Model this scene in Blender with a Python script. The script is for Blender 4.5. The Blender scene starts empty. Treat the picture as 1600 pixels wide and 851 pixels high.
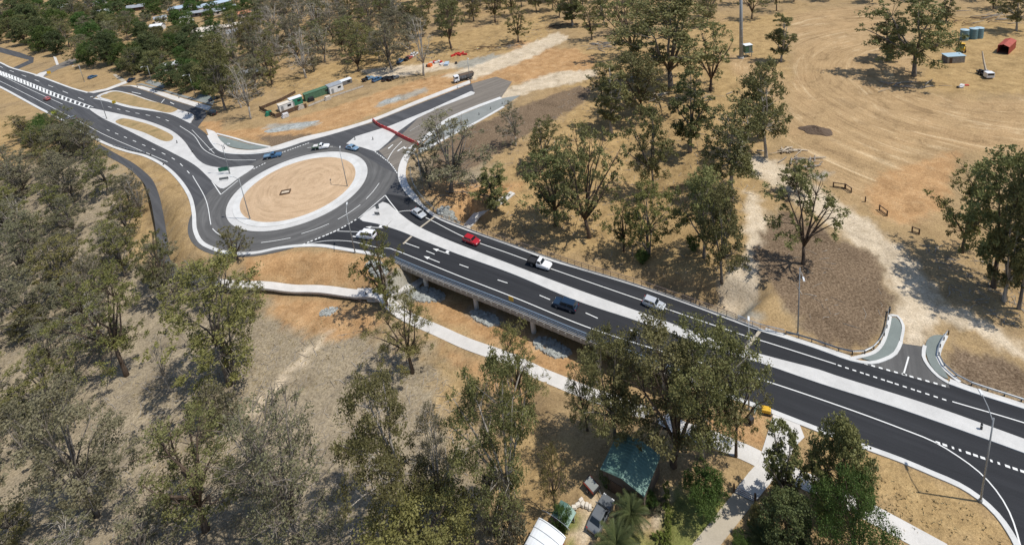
import bpy, bmesh, math, random
import numpy as np
from mathutils import Vector, Matrix
R_ = math.radians
scene = bpy.context.scene

# ---------------------------------------------------------------- camera
F_PX, PITCH, ROLL, CX, CY, CAM_H = 831.3, 0.2599, -0.1064, 829.6, 6.2, 81.5
_fw = np.array([0, math.cos(PITCH), -math.sin(PITCH)])
_rt0 = np.array([1.0, 0, 0]); _up0 = np.cross(_rt0, _fw)
_rt = math.cos(ROLL)*_rt0 + math.sin(ROLL)*_up0
_up = -math.sin(ROLL)*_rt0 + math.cos(ROLL)*_up0
cam_data = bpy.data.cameras.new('camera')
cam = bpy.data.objects.new('camera', cam_data)
scene.collection.objects.link(cam)
cam.matrix_world = Matrix(((_rt[0], _up[0], -_fw[0], 0), (_rt[1], _up[1], -_fw[1], 0), (_rt[2], _up[2], -_fw[2], CAM_H), (0, 0, 0, 1)))
cam_data.sensor_width = 36.0
cam_data.sensor_fit = 'HORIZONTAL'
cam_data.lens = 36.0*F_PX/1600.0
cam_data.shift_x = (800-CX)/1600.0
cam_data.shift_y = (CY-425.5)/1600.0
cam_data.clip_start = 1.0
cam_data.clip_end = 9000.0
scene.camera = cam

# ---------------------------------------------------------------- light
SUN_EL, SUN_AZ = R_(63), math.atan2(-0.25, 1.0)      # azimuth measured from +X towards +Y
world = bpy.data.worlds.new('World'); scene.world = world; world.use_nodes = True
nt = world.node_tree; nt.nodes.clear()
sky = nt.nodes.new('ShaderNodeTexSky'); sky.sky_type = 'NISHITA'; sky.sun_disc = False
sky.sun_elevation = SUN_EL; sky.sun_rotation = math.pi/2 - SUN_AZ
sky.air_density = 1.0; sky.dust_density = 0.6
bg = nt.nodes.new('ShaderNodeBackground'); bg.inputs['Strength'].default_value = 0.115
wo = nt.nodes.new('ShaderNodeOutputWorld')
nt.links.new(sky.outputs[0], bg.inputs[0]); nt.links.new(bg.outputs[0], wo.inputs[0])
sd = bpy.data.lights.new('sun', 'SUN'); sd.energy = 3.8; sd.angle = R_(0.53); sd.color = (1.0, 0.955, 0.88)
sun = bpy.data.objects.new('sun', sd); scene.collection.objects.link(sun)
sdir = Vector((math.cos(SUN_EL)*math.cos(SUN_AZ), math.cos(SUN_EL)*math.sin(SUN_AZ), math.sin(SUN_EL)))
sun.rotation_euler = sdir.to_track_quat('Z', 'Y').to_euler()
vs = scene.view_settings
vs.view_transform = 'Standard'; vs.look = 'None'; vs.exposure = 0.22; vs.gamma = 1.0; vs.use_curve_mapping = False
try:
    scene.cycles.max_bounces = 5; scene.cycles.diffuse_bounces = 2; scene.cycles.glossy_bounces = 2
    scene.cycles.transmission_bounces = 2; scene.cycles.transparent_max_bounces = 4
    scene.cycles.use_adaptive_sampling = True
except Exception:
    pass

# ---------------------------------------------------------------- mapping photo points to the ground
def ray(px, py):
    return _fw + ((px-CX)/F_PX)*_rt - ((py-CY)/F_PX)*_up
def at0(px, py, z=0.0):
    d = ray(px, py); t = (z-CAM_H)/d[2]
    return np.array([d[0]*t, d[1]*t, z])
def project(P):
    q = np.asarray(P, float) - np.array([0, 0, CAM_H]); z = q@_fw
    return CX+F_PX*(q@_rt)/z, CY-F_PX*(q@_up)/z

def poly_sd(pts, poly):
    """signed distance (positive inside) of many points to a polygon"""
    pts = np.asarray(pts, float); poly = np.asarray(poly, float)[:, :2]
    d = np.full(len(pts), 1e18); ins = np.zeros(len(pts), bool)
    n = len(poly)
    for i in range(n):
        a = poly[i]; b = poly[(i+1) % n]; ab = b-a
        ap = pts-a; t = np.clip((ap@ab)/max(ab@ab, 1e-9), 0, 1)
        q = ap - t[:, None]*ab; d = np.minimum(d, (q*q).sum(1))
        c = ((a[1] > pts[:, 1]) != (b[1] > pts[:, 1]))
        with np.errstate(divide='ignore', invalid='ignore'):
            xi = (b[0]-a[0])*(pts[:, 1]-a[1])/(b[1]-a[1]+1e-12)+a[0]
        ins ^= c & (pts[:, 0] < xi)
    d = np.sqrt(d); return np.where(ins, d, -d)
def W0(pp): return np.array([at0(x, y)[:2] for x, y in pp])
def sstep(a, b, x):
    t = np.clip((x-a)/(b-a), 0, 1); return t*t*(3-2*t)

ROAD_EDGE_NEAR = [(196,268),(240,278),(285,315),(296,372),(330,400),(400,408),(470,393),(530,398),(600,406),(800,486),(919,534),(1100,607)]
NAT_NEAR = [(1100,607),(1110,690),(1040,740),(960,780),(900,851),(880,1050),(-700,1050),(-700,460),(-250,285),(60,240),(196,268)]
ROAD_EDGE_FAR = [(672,333),(800,381),(1000,448),(1165,503)]
NAT_FAR = [(1165,503),(1190,380),(1150,250),(1060,160),(940,150),(840,205),(760,235),(690,285),(672,333)]
LOW_NEAR = W0(ROAD_EDGE_NEAR+NAT_NEAR[1:-1]); LOW_FAR = W0(ROAD_EDGE_FAR+NAT_FAR[1:-1])
EDGES = [W0(q) for q in (ROAD_EDGE_NEAR, NAT_NEAR, ROAD_EDGE_FAR, NAT_FAR)]
def line_d(pts, pl):
    d = np.full(len(pts), 1e18)
    for a, b in zip(pl[:-1], pl[1:]):
        ab = b-a; ap = pts-a; t = np.clip((ap@ab)/max(ab@ab, 1e-9), 0, 1); q = ap-t[:, None]*ab; d = np.minimum(d, (q*q).sum(1))
    return np.sqrt(d)
_n0, _n1 = at0(622, 409)[:2], at0(1085, 593)[:2]
_f0, _f1 = at0(681, 340)[:2], at0(1165, 509)[:2]
def _ext(p, q, e):
    d = (p-q)/np.linalg.norm(p-q); return p+d*e
LOW_BR = np.array([_ext(_n0, _f0, 13), _ext(_n1, _f1, 13), _ext(_f1, _n1, 13), _ext(_f0, _n0, 13)])
def fbm(x, y, s, seed=0.0):
    v = np.zeros_like(x); a = 1.0; f = 1.0/s
    for i in range(5):
        k = seed*1.7+i*2.399
        c, sn = math.cos(k), math.sin(k)
        u = (x*c+y*sn)*f; w = (-x*sn+y*c)*f
        v += a*np.sin(u*6.283+1.3*np.sin(w*4.1+k)+k)*np.cos(w*6.283+1.1*np.sin(u*3.7-k))
        a *= 0.55; f *= 1.93
    return v
DEPTH = 4.7
def terrain(P):
    P = np.atleast_2d(np.asarray(P, float))[:, :2]
    V = sstep(0.2, 5.0, poly_sd(P, LOW_BR))
    for poly, e_road, e_nat, wn in ((LOW_NEAR, EDGES[0], EDGES[1], 26.0), (LOW_FAR, EDGES[2], EDGES[3], 30.0)):
        ins = poly_sd(P, poly) > 0
        V = np.maximum(V, np.where(ins, sstep(0.3, 8.0, line_d(P, e_road))*sstep(0.0, wn, line_d(P, e_nat)), 0))
    z = -0.05 - DEPTH*V
    z += V*(0.12*fbm(P[:, 0], P[:, 1], 23.0, 1)+0.025*fbm(P[:, 0], P[:, 1], 5.0, 2))
    return z
def at(px, py, dz=0.0):
    """ground point seen at a photo point, following the terrain"""
    z = 0.0
    for i in range(9):
        p = at0(px, py, z); h = float(terrain(p[None, :2])[0])
        if abs(h-z) < 0.06: break
        z = 0.4*z+0.6*h
    p = at0(px, py, z); p[2] = float(terrain(p[None, :2])[0])+dz
    return p

# ---------------------------------------------------------------- materials
MATS = {}
def new_mat(name):
    m = bpy.data.materials.new(name); m.use_nodes = True; MATS[name] = m
    return m, m.node_tree, m.node_tree.nodes['Principled BSDF']
def node(t, kind, **kw):
    n = t.nodes.new(kind)
    for k, v in kw.items():
        setattr(n, k, v)
    return n
def flat(name, col, rough=0.6, metal=0.0, var=0.12, scale=3.0, bump=0.0, spec=None):
    m, t, b = new_mat(name)
    tc = node(t, 'ShaderNodeTexCoord'); nz = node(t, 'ShaderNodeTexNoise')
    nz.inputs['Scale'].default_value = scale; nz.inputs['Detail'].default_value = 6
    t.links.new(tc.outputs['Object'], nz.inputs['Vector'])
    r = node(t, 'ShaderNodeMapRange'); r.inputs['To Min'].default_value = 1-var; r.inputs['To Max'].default_value = 1+var
    r.inputs['From Min'].default_value = 0.25; r.inputs['From Max'].default_value = 0.75
    t.links.new(nz.outputs['Fac'], r.inputs['Value'])
    mx = node(t, 'ShaderNodeMix', data_type='RGBA', blend_type='MULTIPLY'); mx.inputs[0].default_value = 1
    mx.inputs[6].default_value = (*col, 1); t.links.new(r.outputs[0], mx.inputs[7])
    t.links.new(mx.outputs[2], b.inputs['Base Color'])
    b.inputs['Roughness'].default_value = rough; b.inputs['Metallic'].default_value = metal
    if spec is not None: b.inputs['Specular IOR Level'].default_value = spec
    if bump:
        bp = node(t, 'ShaderNodeBump'); bp.inputs['Strength'].default_value = bump
        t.links.new(nz.outputs['Fac'], bp.inputs['Height']); t.links.new(bp.outputs[0], b.inputs['Normal'])
    return m
def ramp(t, fac, stops):
    r = node(t, 'ShaderNodeValToRGB'); e = r.color_ramp.elements
    while len(e) < len(stops): e.new(0.5)
    for i, (p, c) in enumerate(stops):
        e[i].position = p; e[i].color = (*c, 1)
    t.links.new(fac, r.inputs[0]); return r.outputs[0]
def noise(t, vec, scale, detail=6, rough=0.6, dist=0.0):
    n = node(t, 'ShaderNodeTexNoise'); n.inputs['Scale'].default_value = scale; n.inputs['Detail'].default_value = detail
    n.inputs['Roughness'].default_value = rough; n.inputs['Distortion'].default_value = dist
    t.links.new(vec, n.inputs['Vector']); return n.outputs['Fac']
def mixc(t, fac, a, b, mode='MIX'):
    m = node(t, 'ShaderNodeMix', data_type='RGBA', blend_type=mode)
    for s, v in ((0, fac), (6, a), (7, b)):
        if isinstance(v, (int, float)): m.inputs[s].default_value = v
        elif isinstance(v, tuple): m.inputs[s].default_value = (*v, 1)
        else: t.links.new(v, m.inputs[s])
    return m.outputs[2]
def math_(t, op, a, b=None, clamp=False):
    m = node(t, 'ShaderNodeMath', operation=op); m.use_clamp = clamp
    for s, v in ((0, a), (1, b)):
        if v is None: continue
        if isinstance(v, (int, float)): m.inputs[s].default_value = v
        else: t.links.new(v, m.inputs[s])
    return m.outputs[0]

def asphalt(name, c0, c1, streak=0.3, mode=None):
    m, t, b = new_mat(name)
    g = node(t, 'ShaderNodeNewGeometry'); pos = g.outputs['Position']
    big = noise(t, pos, 0.05, 4, 0.6, 0.6); mid = noise(t, pos, 0.6, 4, 0.65); fine = noise(t, pos, 9.0, 2, 0.7)
    col = ramp(t, big, [(0.3, c0), (0.7, c1)])
    col = mixc(t, streak, col, ramp(t, mid, [(0.3, tuple(v*0.72 for v in c0)), (0.7, tuple(v*1.25 for v in c1))]))
    if mode:
        if mode == 'polar':
            sp = node(t, 'ShaderNodeSeparateXYZ'); t.links.new(pos, sp.inputs[0])
            dx = math_(t, 'SUBTRACT', sp.outputs[0], -70.3); dy = math_(t, 'SUBTRACT', sp.outputs[1], 133.6)
            rr = math_(t, 'SQRT', math_(t, 'ADD', math_(t, 'MULTIPLY', dx, dx), math_(t, 'MULTIPLY', dy, dy)))
            cb = node(t, 'ShaderNodeCombineXYZ'); t.links.new(math_(t, 'MULTIPLY', rr, 0.9), cb.inputs[0]); t.links.new(math_(t, 'MULTIPLY', math_(t, 'ARCTAN2', dy, dx), 1.6), cb.inputs[1]); v = cb.outputs[0]
        else:
            mp = node(t, 'ShaderNodeMapping', vector_type='POINT'); mp.inputs['Rotation'].default_value = (0, 0, -mode); mp.inputs['Scale'].default_value = (1, 1, 1)
            t.links.new(pos, mp.inputs[0]); m2 = node(t, 'ShaderNodeMapping'); m2.inputs['Scale'].default_value = (0.03, 0.85, 0.0); t.links.new(mp.outputs[0], m2.inputs[0]); v = m2.outputs[0]
        col = mixc(t, 0.6, col, ramp(t, noise(t, v, 1.0, 4, 0.6, 0.3), [(0.3, tuple(x*0.62 for x in c0)), (0.5, tuple((x+y)/2 for x, y in zip(c0, c1))), (0.72, tuple(x*1.6 for x in c1))]))
    col = mixc(t, 0.3, col, ramp(t, fine, [(0.25, tuple(v*0.6 for v in c0)), (0.75, tuple(v*1.5 for v in c1))]))
    t.links.new(col, b.inputs['Base Color']); b.inputs['Roughness'].default_value = 0.85
    b.inputs['Specular IOR Level'].default_value = 0.25
    return m
asphalt('asphalt_new', (0.021, 0.022, 0.025), (0.030, 0.031, 0.034), 0.3, -0.56)
asphalt('asphalt_worn', (0.075, 0.074, 0.073), (0.118, 0.115, 0.110), 0.45, 'polar')
asphalt('asphalt_mid', (0.054, 0.055, 0.059), (0.078, 0.078, 0.080), 0.4, -0.70)
asphalt('asphalt_dusty', (0.14, 0.125, 0.108), (0.19, 0.165, 0.135), 0.5, 0.62)

def concrete(name, col, scale=1.2):
    m, t, b = new_mat(name)
    g = node(t, 'ShaderNodeNewGeometry'); pos = g.outputs['Position']
    a = noise(t, pos, scale*0.25, 6, 0.65); f = noise(t, pos, scale*5, 4, 0.7)
    c = ramp(t, a, [(0.3, tuple(v*0.78 for v in col)), (0.65, tuple(v*1.05 for v in col))])
    c = mixc(t, 0.3, c, ramp(t, f, [(0.3, tuple(v*0.66 for v in col)), (0.7, tuple(v*1.15 for v in col))]))
    t.links.new(c, b.inputs['Base Color']); b.inputs['Roughness'].default_value = 0.9; b.inputs['Specular IOR Level'].default_value = 0.2
    return m
concrete('concrete', (0.56, 0.55, 0.525))
concrete('concrete_kerb', (0.60, 0.595, 0.57))
concrete('concrete_path', (0.60, 0.575, 0.535))
concrete('concrete_old', (0.44, 0.385, 0.30))
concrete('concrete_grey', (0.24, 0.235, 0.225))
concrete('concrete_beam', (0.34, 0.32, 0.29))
concrete('pad_green', (0.20, 0.228, 0.212))
concrete('pad_grey', (0.24, 0.25, 0.235))
def paint(name, col, wear):
    m, t, b = new_mat(name)
    g = node(t, 'ShaderNodeNewGeometry'); f = noise(t, g.outputs['Position'], 3.5, 5, 0.75)
    k = node(t, 'ShaderNodeMapRange'); k.inputs['From Min'].default_value = wear; k.inputs['From Max'].default_value = wear+0.12; t.links.new(f, k.inputs[0])
    t.links.new(mixc(t, k.outputs[0], col, (0.13, 0.13, 0.13)), b.inputs['Base Color']); b.inputs['Roughness'].default_value = 0.75
paint('paint_white', (0.70, 0.70, 0.67), 0.62); paint('paint_faded', (0.50, 0.50, 0.48), 0.5)
flat('steel', (0.42, 0.44, 0.45), 0.4, 0.7, 0.1)
flat('steel_blue', (0.27, 0.36, 0.46), 0.45, 0.3, 0.1)
flat('steel_brown', (0.17, 0.13, 0.11), 0.6, 0.2, 0.15)
flat('pole_grey', (0.30, 0.31, 0.31), 0.5, 0.3, 0.1)
flat('lamp_white', (0.62, 0.63, 0.62), 0.5, 0.0, 0.06)
flat('tyre', (0.012, 0.012, 0.013), 0.85)
flat('rim', (0.42, 0.43, 0.44), 0.35, 0.8, 0.05)
flat('glass_dark', (0.012, 0.016, 0.02), 0.08, 0.0, 0.05, spec=0.6)
flat('headlight', (0.75, 0.75, 0.72), 0.15)
flat('taillight', (0.35, 0.01, 0.01), 0.25)
flat('black_plastic', (0.02, 0.02, 0.022), 0.6)
for nme, c in dict(red=(0.38, 0.012, 0.02), white=(0.74, 0.74, 0.74), silver=(0.43, 0.45, 0.47), blue_dark=(0.012, 0.028, 0.055), blue_pale=(0.16, 0.26, 0.36),
                   blue=(0.05, 0.12, 0.22), black=(0.015, 0.017, 0.02), grey=(0.13, 0.14, 0.15), red_faded=(0.42, 0.06, 0.05)).items():
    m = flat('car_'+nme, c, 0.28, 0.0, 0.05, 1.0); m.node_tree.nodes['Principled BSDF'].inputs['Coat Weight'].default_value = 0.5
flat('barrier_red', (0.52, 0.035, 0.03), 0.45, var=0.15)
flat('barrier_white', (0.66, 0.62, 0.58), 0.45, var=0.1)
flat('yellow', (0.62, 0.36, 0.02), 0.45, var=0.15)
flat('orange', (0.62, 0.13, 0.02), 0.5, var=0.15)
flat('lime', (0.52, 0.62, 0.03), 0.5)
flat('sign_green', (0.01, 0.13, 0.07), 0.5)
flat('sign_back', (0.16, 0.17, 0.17), 0.5, 0.3)
flat('timber_dark', (0.10, 0.058, 0.032), 0.85, var=0.35, scale=5)
flat('timber_grey', (0.30, 0.265, 0.22), 0.9, var=0.4, scale=3)
flat('timber_pale', (0.48, 0.40, 0.30), 0.9, var=0.3, scale=3)
flat('roof_green', (0.125, 0.215, 0.180), 0.45, 0.1, 0.12, 1.5)
flat('green_paint', (0.075, 0.15, 0.085), 0.6, 0.0, 0.2, 2)
flat('green_bright', (0.02, 0.17, 0.10), 0.6, 0.0, 0.2, 2)
flat('roof_white', (0.70, 0.72, 0.73), 0.45, 0.0, 0.08, 1)
flat('roof_grey', (0.34, 0.36, 0.38), 0.5, 0.2, 0.15, 1)
flat('roof_cream', (0.62, 0.56, 0.47), 0.6, 0.0, 0.12, 1)
flat('roof_blue', (0.37, 0.45, 0.53), 0.5, 0.0, 0.12, 1)
flat('roof_terracotta', (0.42, 0.18, 0.10), 0.8, 0.0, 0.2, 2)
flat('wall_brown', (0.11, 0.082, 0.06), 0.85, var=0.2)
flat('wall_cream', (0.50, 0.45, 0.38), 0.85, var=0.12)
flat('wall_brick', (0.30, 0.075, 0.045), 0.85, var=0.25, scale=6)
flat('wall_white', (0.66, 0.65, 0.62), 0.7, var=0.1)
flat('wall_timber', (0.16, 0.15, 0.14), 0.9, var=0.3)
flat('tank_teal', (0.13, 0.23, 0.25), 0.5, 0.1, 0.1)
flat('tank_top', (0.34, 0.45, 0.50), 0.5, 0.1, 0.1)
flat('container_red', (0.33, 0.06, 0.035), 0.65, 0.0, 0.25, 1.5)
flat('rock', (0.30, 0.31, 0.29), 0.9, var=0.4, scale=1.2, bump=0.4)
flat('soil_dark', (0.105, 0.07, 0.045), 0.95, var=0.4, scale=4, bump=0.6)
flat('skin', (0.42, 0.24, 0.16), 0.6)
flat('cloth_dark', (0.02, 0.022, 0.03), 0.9)
flat('cloth_blue', (0.03, 0.04, 0.08), 0.9)
flat('hair', (0.02, 0.013, 0.01), 0.8)
flat('rubbish', (0.56, 0.54, 0.52), 0.7, var=0.3, scale=2)
flat('dry_tuft', (0.40, 0.32, 0.17), 0.95, var=0.3)

def bark(name, c0, c1):
    m, t, b = new_mat(name)
    tc = node(t, 'ShaderNodeTexCoord'); mp = node(t, 'ShaderNodeMapping'); mp.inputs['Scale'].default_value = (3, 3, 0.5)
    t.links.new(tc.outputs['Object'], mp.inputs[0])
    n = noise(t, mp.outputs[0], 1.2, 6, 0.65)
    t.links.new(ramp(t, n, [(0.35, c0), (0.68, c1)]), b.inputs['Base Color'])
    b.inputs['Roughness'].default_value = 0.95; b.inputs['Specular IOR Level'].default_value = 0.1
    return m
bark('bark_grey', (0.105, 0.088, 0.072), (0.29, 0.255, 0.215))
bark('bark_brown', (0.06, 0.043, 0.032), (0.18, 0.135, 0.10))
bark('bark_pale', (0.22, 0.19, 0.155), (0.48, 0.44, 0.38))

def leaf(name, dark, light, hue=0.02, transl=0.22):
    m, t, b = new_mat(name)
    at_ = node(t, 'ShaderNodeAttribute', attribute_name='tint')
    oi = node(t, 'ShaderNodeObjectInfo')
    c = ramp(t, at_.outputs['Fac'], [(0.0, dark), (1.0, light)])
    hs = node(t, 'ShaderNodeHueSaturation')
    mr = node(t, 'ShaderNodeMapRange'); mr.inputs['To Min'].default_value = 0.5-hue; mr.inputs['To Max'].default_value = 0.5+hue
    t.links.new(oi.outputs['Random'], mr.inputs[0]); t.links.new(mr.outputs[0], hs.inputs['Hue'])
    mv = node(t, 'ShaderNodeMapRange'); mv.inputs['To Min'].default_value = 0.84; mv.inputs['To Max'].default_value = 1.18
    t.links.new(math_(t, 'FRACT', math_(t, 'MULTIPLY', oi.outputs['Random'], 7.31)), mv.inputs[0]); t.links.new(mv.outputs[0], hs.inputs['Value'])
    hs.inputs['Saturation'].default_value = 1.0
    t.links.new(c, hs.inputs['Color'])
    t.links.new(hs.outputs[0], b.inputs['Base Color']); b.inputs['Roughness'].default_value = 0.6
    b.inputs['Specular IOR Level'].default_value = 0.25
    tr = node(t, 'ShaderNodeBsdfTranslucent'); t.links.new(hs.outputs[0], tr.inputs[0])
    mx = node(t, 'ShaderNodeMixShader'); mx.inputs[0].default_value = transl
    t.links.new(b.outputs[0], mx.inputs[1]); t.links.new(tr.outputs[0], mx.inputs[2])
    t.links.new(mx.outputs[0], t.nodes['Material Output'].inputs[0])
    return m
leaf('leaf_gum', (0.098, 0.102, 0.036), (0.260, 0.250, 0.098), 0.02, 0.28)
leaf('leaf_grey', (0.118, 0.111, 0.062), (0.258, 0.238, 0.140), 0.015, 0.28)
leaf('leaf_olive', (0.106, 0.104, 0.032), (0.265, 0.242, 0.086), 0.02, 0.28)
leaf('leaf_green', (0.042, 0.080, 0.016), (0.125, 0.180, 0.046))
leaf('leaf_dark', (0.050, 0.068, 0.024), (0.140, 0.160, 0.062))
leaf('leaf_lime', (0.075, 0.110, 0.020), (0.215, 0.250, 0.055), 0.01)
leaf('leaf_palm', (0.038, 0.058, 0.018), (0.115, 0.130, 0.05), 0.01)

def ground_material():
    m, t, b = new_mat('ground_soil')
    g = node(t, 'ShaderNodeNewGeometry'); pos = g.outputs['Position']
    def attr(nm):
        a = node(t, 'ShaderNodeAttribute', attribute_name=nm); s = node(t, 'ShaderNodeSeparateColor')
        t.links.new(a.outputs['Color'], s.inputs[0]); return s.outputs
    m1 = attr('surface_a'); m2 = attr('surface_b'); m3 = attr('surface_c')
    big = noise(t, pos, 0.045, 4, 0.62, 0.4); mid = noise(t, pos, 0.35, 5, 0.68, 0.3); fine = noise(t, pos, 2.6, 3, 0.75); grit = noise(t, pos, 11, 1, 0.7)
    base = ramp(t, mid, [(0.28, (0.21, 0.150, 0.085)), (0.5, (0.315, 0.222, 0.118)), (0.72, (0.40, 0.28, 0.145))])
    base = mixc(t, 0.5, base, ramp(t, big, [(0.3, (0.26, 0.19, 0.115)), (0.55, (0.385, 0.265, 0.128)), (0.7, (0.36, 0.235, 0.12))]))
    def lay(cur, mask, stops, scale_noise=mid):
        return mixc(t, mask, cur, ramp(t, scale_noise, stops))
    litter = ramp(t, fine, [(0.25, (0.135, 0.112, 0.080)), (0.5, (0.262, 0.218, 0.153)), (0.78, (0.41, 0.348, 0.245))])
    litter = mixc(t, 0.5, litter, ramp(t, mid, [(0.3, (0.22, 0.188, 0.140)), (0.7, (0.375, 0.312, 0.212))]))
    c = mixc(t, m3[0], base, litter)
    c = lay(c, m2[2], [(0.27, (0.24, 0.165, 0.078)), (0.5, (0.37, 0.25, 0.113)), (0.73, (0.46, 0.325, 0.155))])          # golden grass
    yard = ramp(t, mid, [(0.3, (0.33, 0.218, 0.115)), (0.7, (0.44, 0.305, 0.165))])
    yard = mixc(t, 0.45, yard, ramp(t, big, [(0.3, (0.27, 0.18, 0.098)), (0.5, (0.40, 0.27, 0.14)), (0.66, (0.43, 0.245, 0.115))]))
    # wheel ruts sweeping round the yard
    sp = node(t, 'ShaderNodeSeparateXYZ'); t.links.new(pos, sp.inputs[0])
    dx = math_(t, 'SUBTRACT', sp.outputs[0], 138.0); dy = math_(t, 'SUBTRACT', sp.outputs[1], 152.0)
    rr = math_(t, 'SQRT', math_(t, 'ADD', math_(t, 'MULTIPLY', dx, dx), math_(t, 'MULTIPLY', dy, dy)))
    th = math_(t, 'ARCTAN2', dy, dx)
    cb = node(t, 'ShaderNodeCombineXYZ'); t.links.new(math_(t, 'MULTIPLY', rr, 0.40), cb.inputs[0]); t.links.new(math_(t, 'MULTIPLY', th, 1.9), cb.inputs[1]); t.links.new(big, cb.inputs[2])
    rut = ramp(t, noise(t, cb.outputs[0], 1.0, 5, 0.72, 0.9), [(0.33, (0.22, 0.145, 0.076)), (0.45, (0.37, 0.252, 0.130)), (0.56, (0.41, 0.282, 0.150)), (0.68, (0.62, 0.475, 0.29))])
    yard = mixc(t, 0.72, yard, rut)
    c = mixc(t, m2[0], c, yard)
    c = lay(c, m1[0], [(0.27, (0.32, 0.180, 0.082)), (0.5, (0.42, 0.250, 0.118)), (0.73, (0.50, 0.325, 0.17))])           # orange earth
    c = lay(c, m1[2], [(0.27, (0.44, 0.355, 0.245)), (0.5, (0.53, 0.435, 0.31)), (0.73, (0.62, 0.52, 0.385))])          # pale gravel track
    c = lay(c, m3[1], [(0.3, (0.25, 0.255, 0.225)), (0.7, (0.36, 0.355, 0.31))])          # blue-grey crushed rock
    mul = ramp(t, fine, [(0.25, (0.10, 0.070, 0.044)), (0.5, (0.175, 0.124, 0.080)), (0.75, (0.26, 0.195, 0.13))])
    c = mixc(t, m1[1], c, mul)                                                             # bark mulch
    c = lay(c, m2[1], [(0.3, (0.13, 0.155, 0.042)), (0.7, (0.25, 0.235, 0.085))])            # watered lawn
    pat = noise(t, pos, 0.16, 5, 0.7, 0.8)
    c = mixc(t, 1.0, c, ramp(t, pat, [(0.30, (0.70, 0.69, 0.68)), (0.46, (0.97, 0.97, 0.97)), (0.62, (1.10, 1.10, 1.10))]), 'MULTIPLY')
    c = mixc(t, 0.75, c, mixc(t, 1.0, c, ramp(t, fine, [(0.2, (0.45, 0.44, 0.43)), (0.5, (0.98, 0.98, 0.98)), (0.8, (1.35, 1.35, 1.35))]), 'MULTIPLY'))
    c = mixc(t, 0.6, c, mixc(t, 1.0, c, ramp(t, grit, [(0.25, (0.45, 0.45, 0.45)), (0.75, (1.45, 1.45, 1.45))]), 'MULTIPLY'))
    t.links.new(c, b.inputs['Base Color']); b.inputs['Roughness'].default_value = 1.0; b.inputs['Specular IOR Level'].default_value = 0.05
    bp = node(t, 'ShaderNodeBump'); bp.inputs['Strength'].default_value = 0.45; bp.inputs['Distance'].default_value = 0.25
    t.links.new(fine, bp.inputs['Height']); t.links.new(bp.outputs[0], b.inputs['Normal'])
    return m
ground_material()

# ---------------------------------------------------------------- object helpers
COL = scene.collection
def link_mesh(name, verts, faces, mat, parent=None, smooth=False):
    me = bpy.data.meshes.new(name); me.from_pydata([tuple(map(float, v)) for v in verts], [], faces)
    if mat: me.materials.append(MATS[mat])
    if smooth: me.polygons.foreach_set('use_smooth', [True]*len(me.polygons))
    me.update()
    o = bpy.data.objects.new(name, me); COL.objects.link(o)
    if parent: o.parent = parent
    return o
def tag(o, label, cat, group=None):
    o['label'] = label; o['category'] = cat
    if group: o['group'] = group
    return o
def struct(o, label=None):
    o['kind'] = 'structure'
    if label: o['label'] = label
    return o
def thing(name, label, cat, loc=(0, 0, 0), rz=0.0, group=None):
    e = bpy.data.objects.new(name, None); COL.objects.link(e)
    e.location = tuple(map(float, loc)); e.rotation_euler = (0, 0, float(rz)); e.empty_display_size = 0.5
    return tag(e, label, cat, group)
class MB:
    def __init__(s): s.v = []; s.f = []
    def add(s, vs, fs):
        n = len(s.v); s.v += [tuple(map(float, v)) for v in vs]; s.f += [tuple(i+n for i in f) for f in fs]; return s
    def box(s, c, d, rz=0.0, taper=1.0):
        x, y, z = d[0]/2, d[1]/2, d[2]/2; cs, sn = math.cos(rz), math.sin(rz); vs = []
        for k, zz in ((1.0, -z), (taper, z)):
            for a, b in ((-x, -y), (x, -y), (x, y), (-x, y)):
                a *= k; b *= k; vs.append((c[0]+a*cs-b*sn, c[1]+a*sn+b*cs, c[2]+zz))
        return s.add(vs, [(3, 2, 1, 0), (4, 5, 6, 7), (0, 1, 5, 4), (1, 2, 6, 5), (2, 3, 7, 6), (3, 0, 4, 7)])
    def tube(s, pts, rad, n=6, cap=True):
        pts = [Vector(p) for p in pts]; m = len(pts); vs = []; fs = []
        if not hasattr(rad, '__len__'): rad = [rad]*m
        for i, p in enumerate(pts):
            d = (pts[min(i+1, m-1)]-pts[max(i-1, 0)])
            d = d.normalized() if d.length > 1e-9 else Vector((0, 0, 1))
            u = d.cross(Vector((0.31, 0.95, 0.05))); u = u.normalized() if u.length > 1e-3 else Vector((1, 0, 0)); w = d.cross(u)
            for k in range(n):
                a = 2*math.pi*k/n; vs.append(p+(u*math.cos(a)+w*math.sin(a))*rad[i])
        for i in range(m-1):
            for k in range(n):
                fs.append((i*n+k, i*n+(k+1) % n, (i+1)*n+(k+1) % n, (i+1)*n+k))
        if cap: fs += [tuple(range(n-1, -1, -1)), tuple((m-1)*n+k for k in range(n))]
        return s.add(vs, fs)
    def prism(s, poly, z0, z1):
        n = len(poly); vs = [(p[0], p[1], z0) for p in poly]+[(p[0], p[1], z1) for p in poly]
        ar = sum(poly[i][0]*poly[(i+1) % n][1]-poly[(i+1) % n][0]*poly[i][1] for i in range(n))
        fs = [tuple(range(n, 2*n)), tuple(range(n-1, -1, -1))]+[(i, (i+1) % n, n+(i+1) % n, n+i) for i in range(n)]
        if ar < 0: fs = [tuple(reversed(f)) for f in fs]
        return s.add(vs, fs)
    def build(s, name, mat, parent=None, smooth=False, bevel=0.0):
        o = link_mesh(name, s.v, s.f, mat, parent, smooth)
        if bevel:
            bm = bmesh.new(); bm.from_mesh(o.data)
            bmesh.ops.bevel(bm, geom=[e for e in bm.edges if len(e.link_faces) == 2 and e.calc_face_angle(0) > 0.3], offset=bevel, segments=2, affect='EDGES', profile=0.6)
            bm.to_mesh(o.data); bm.free()
        return o
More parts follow.
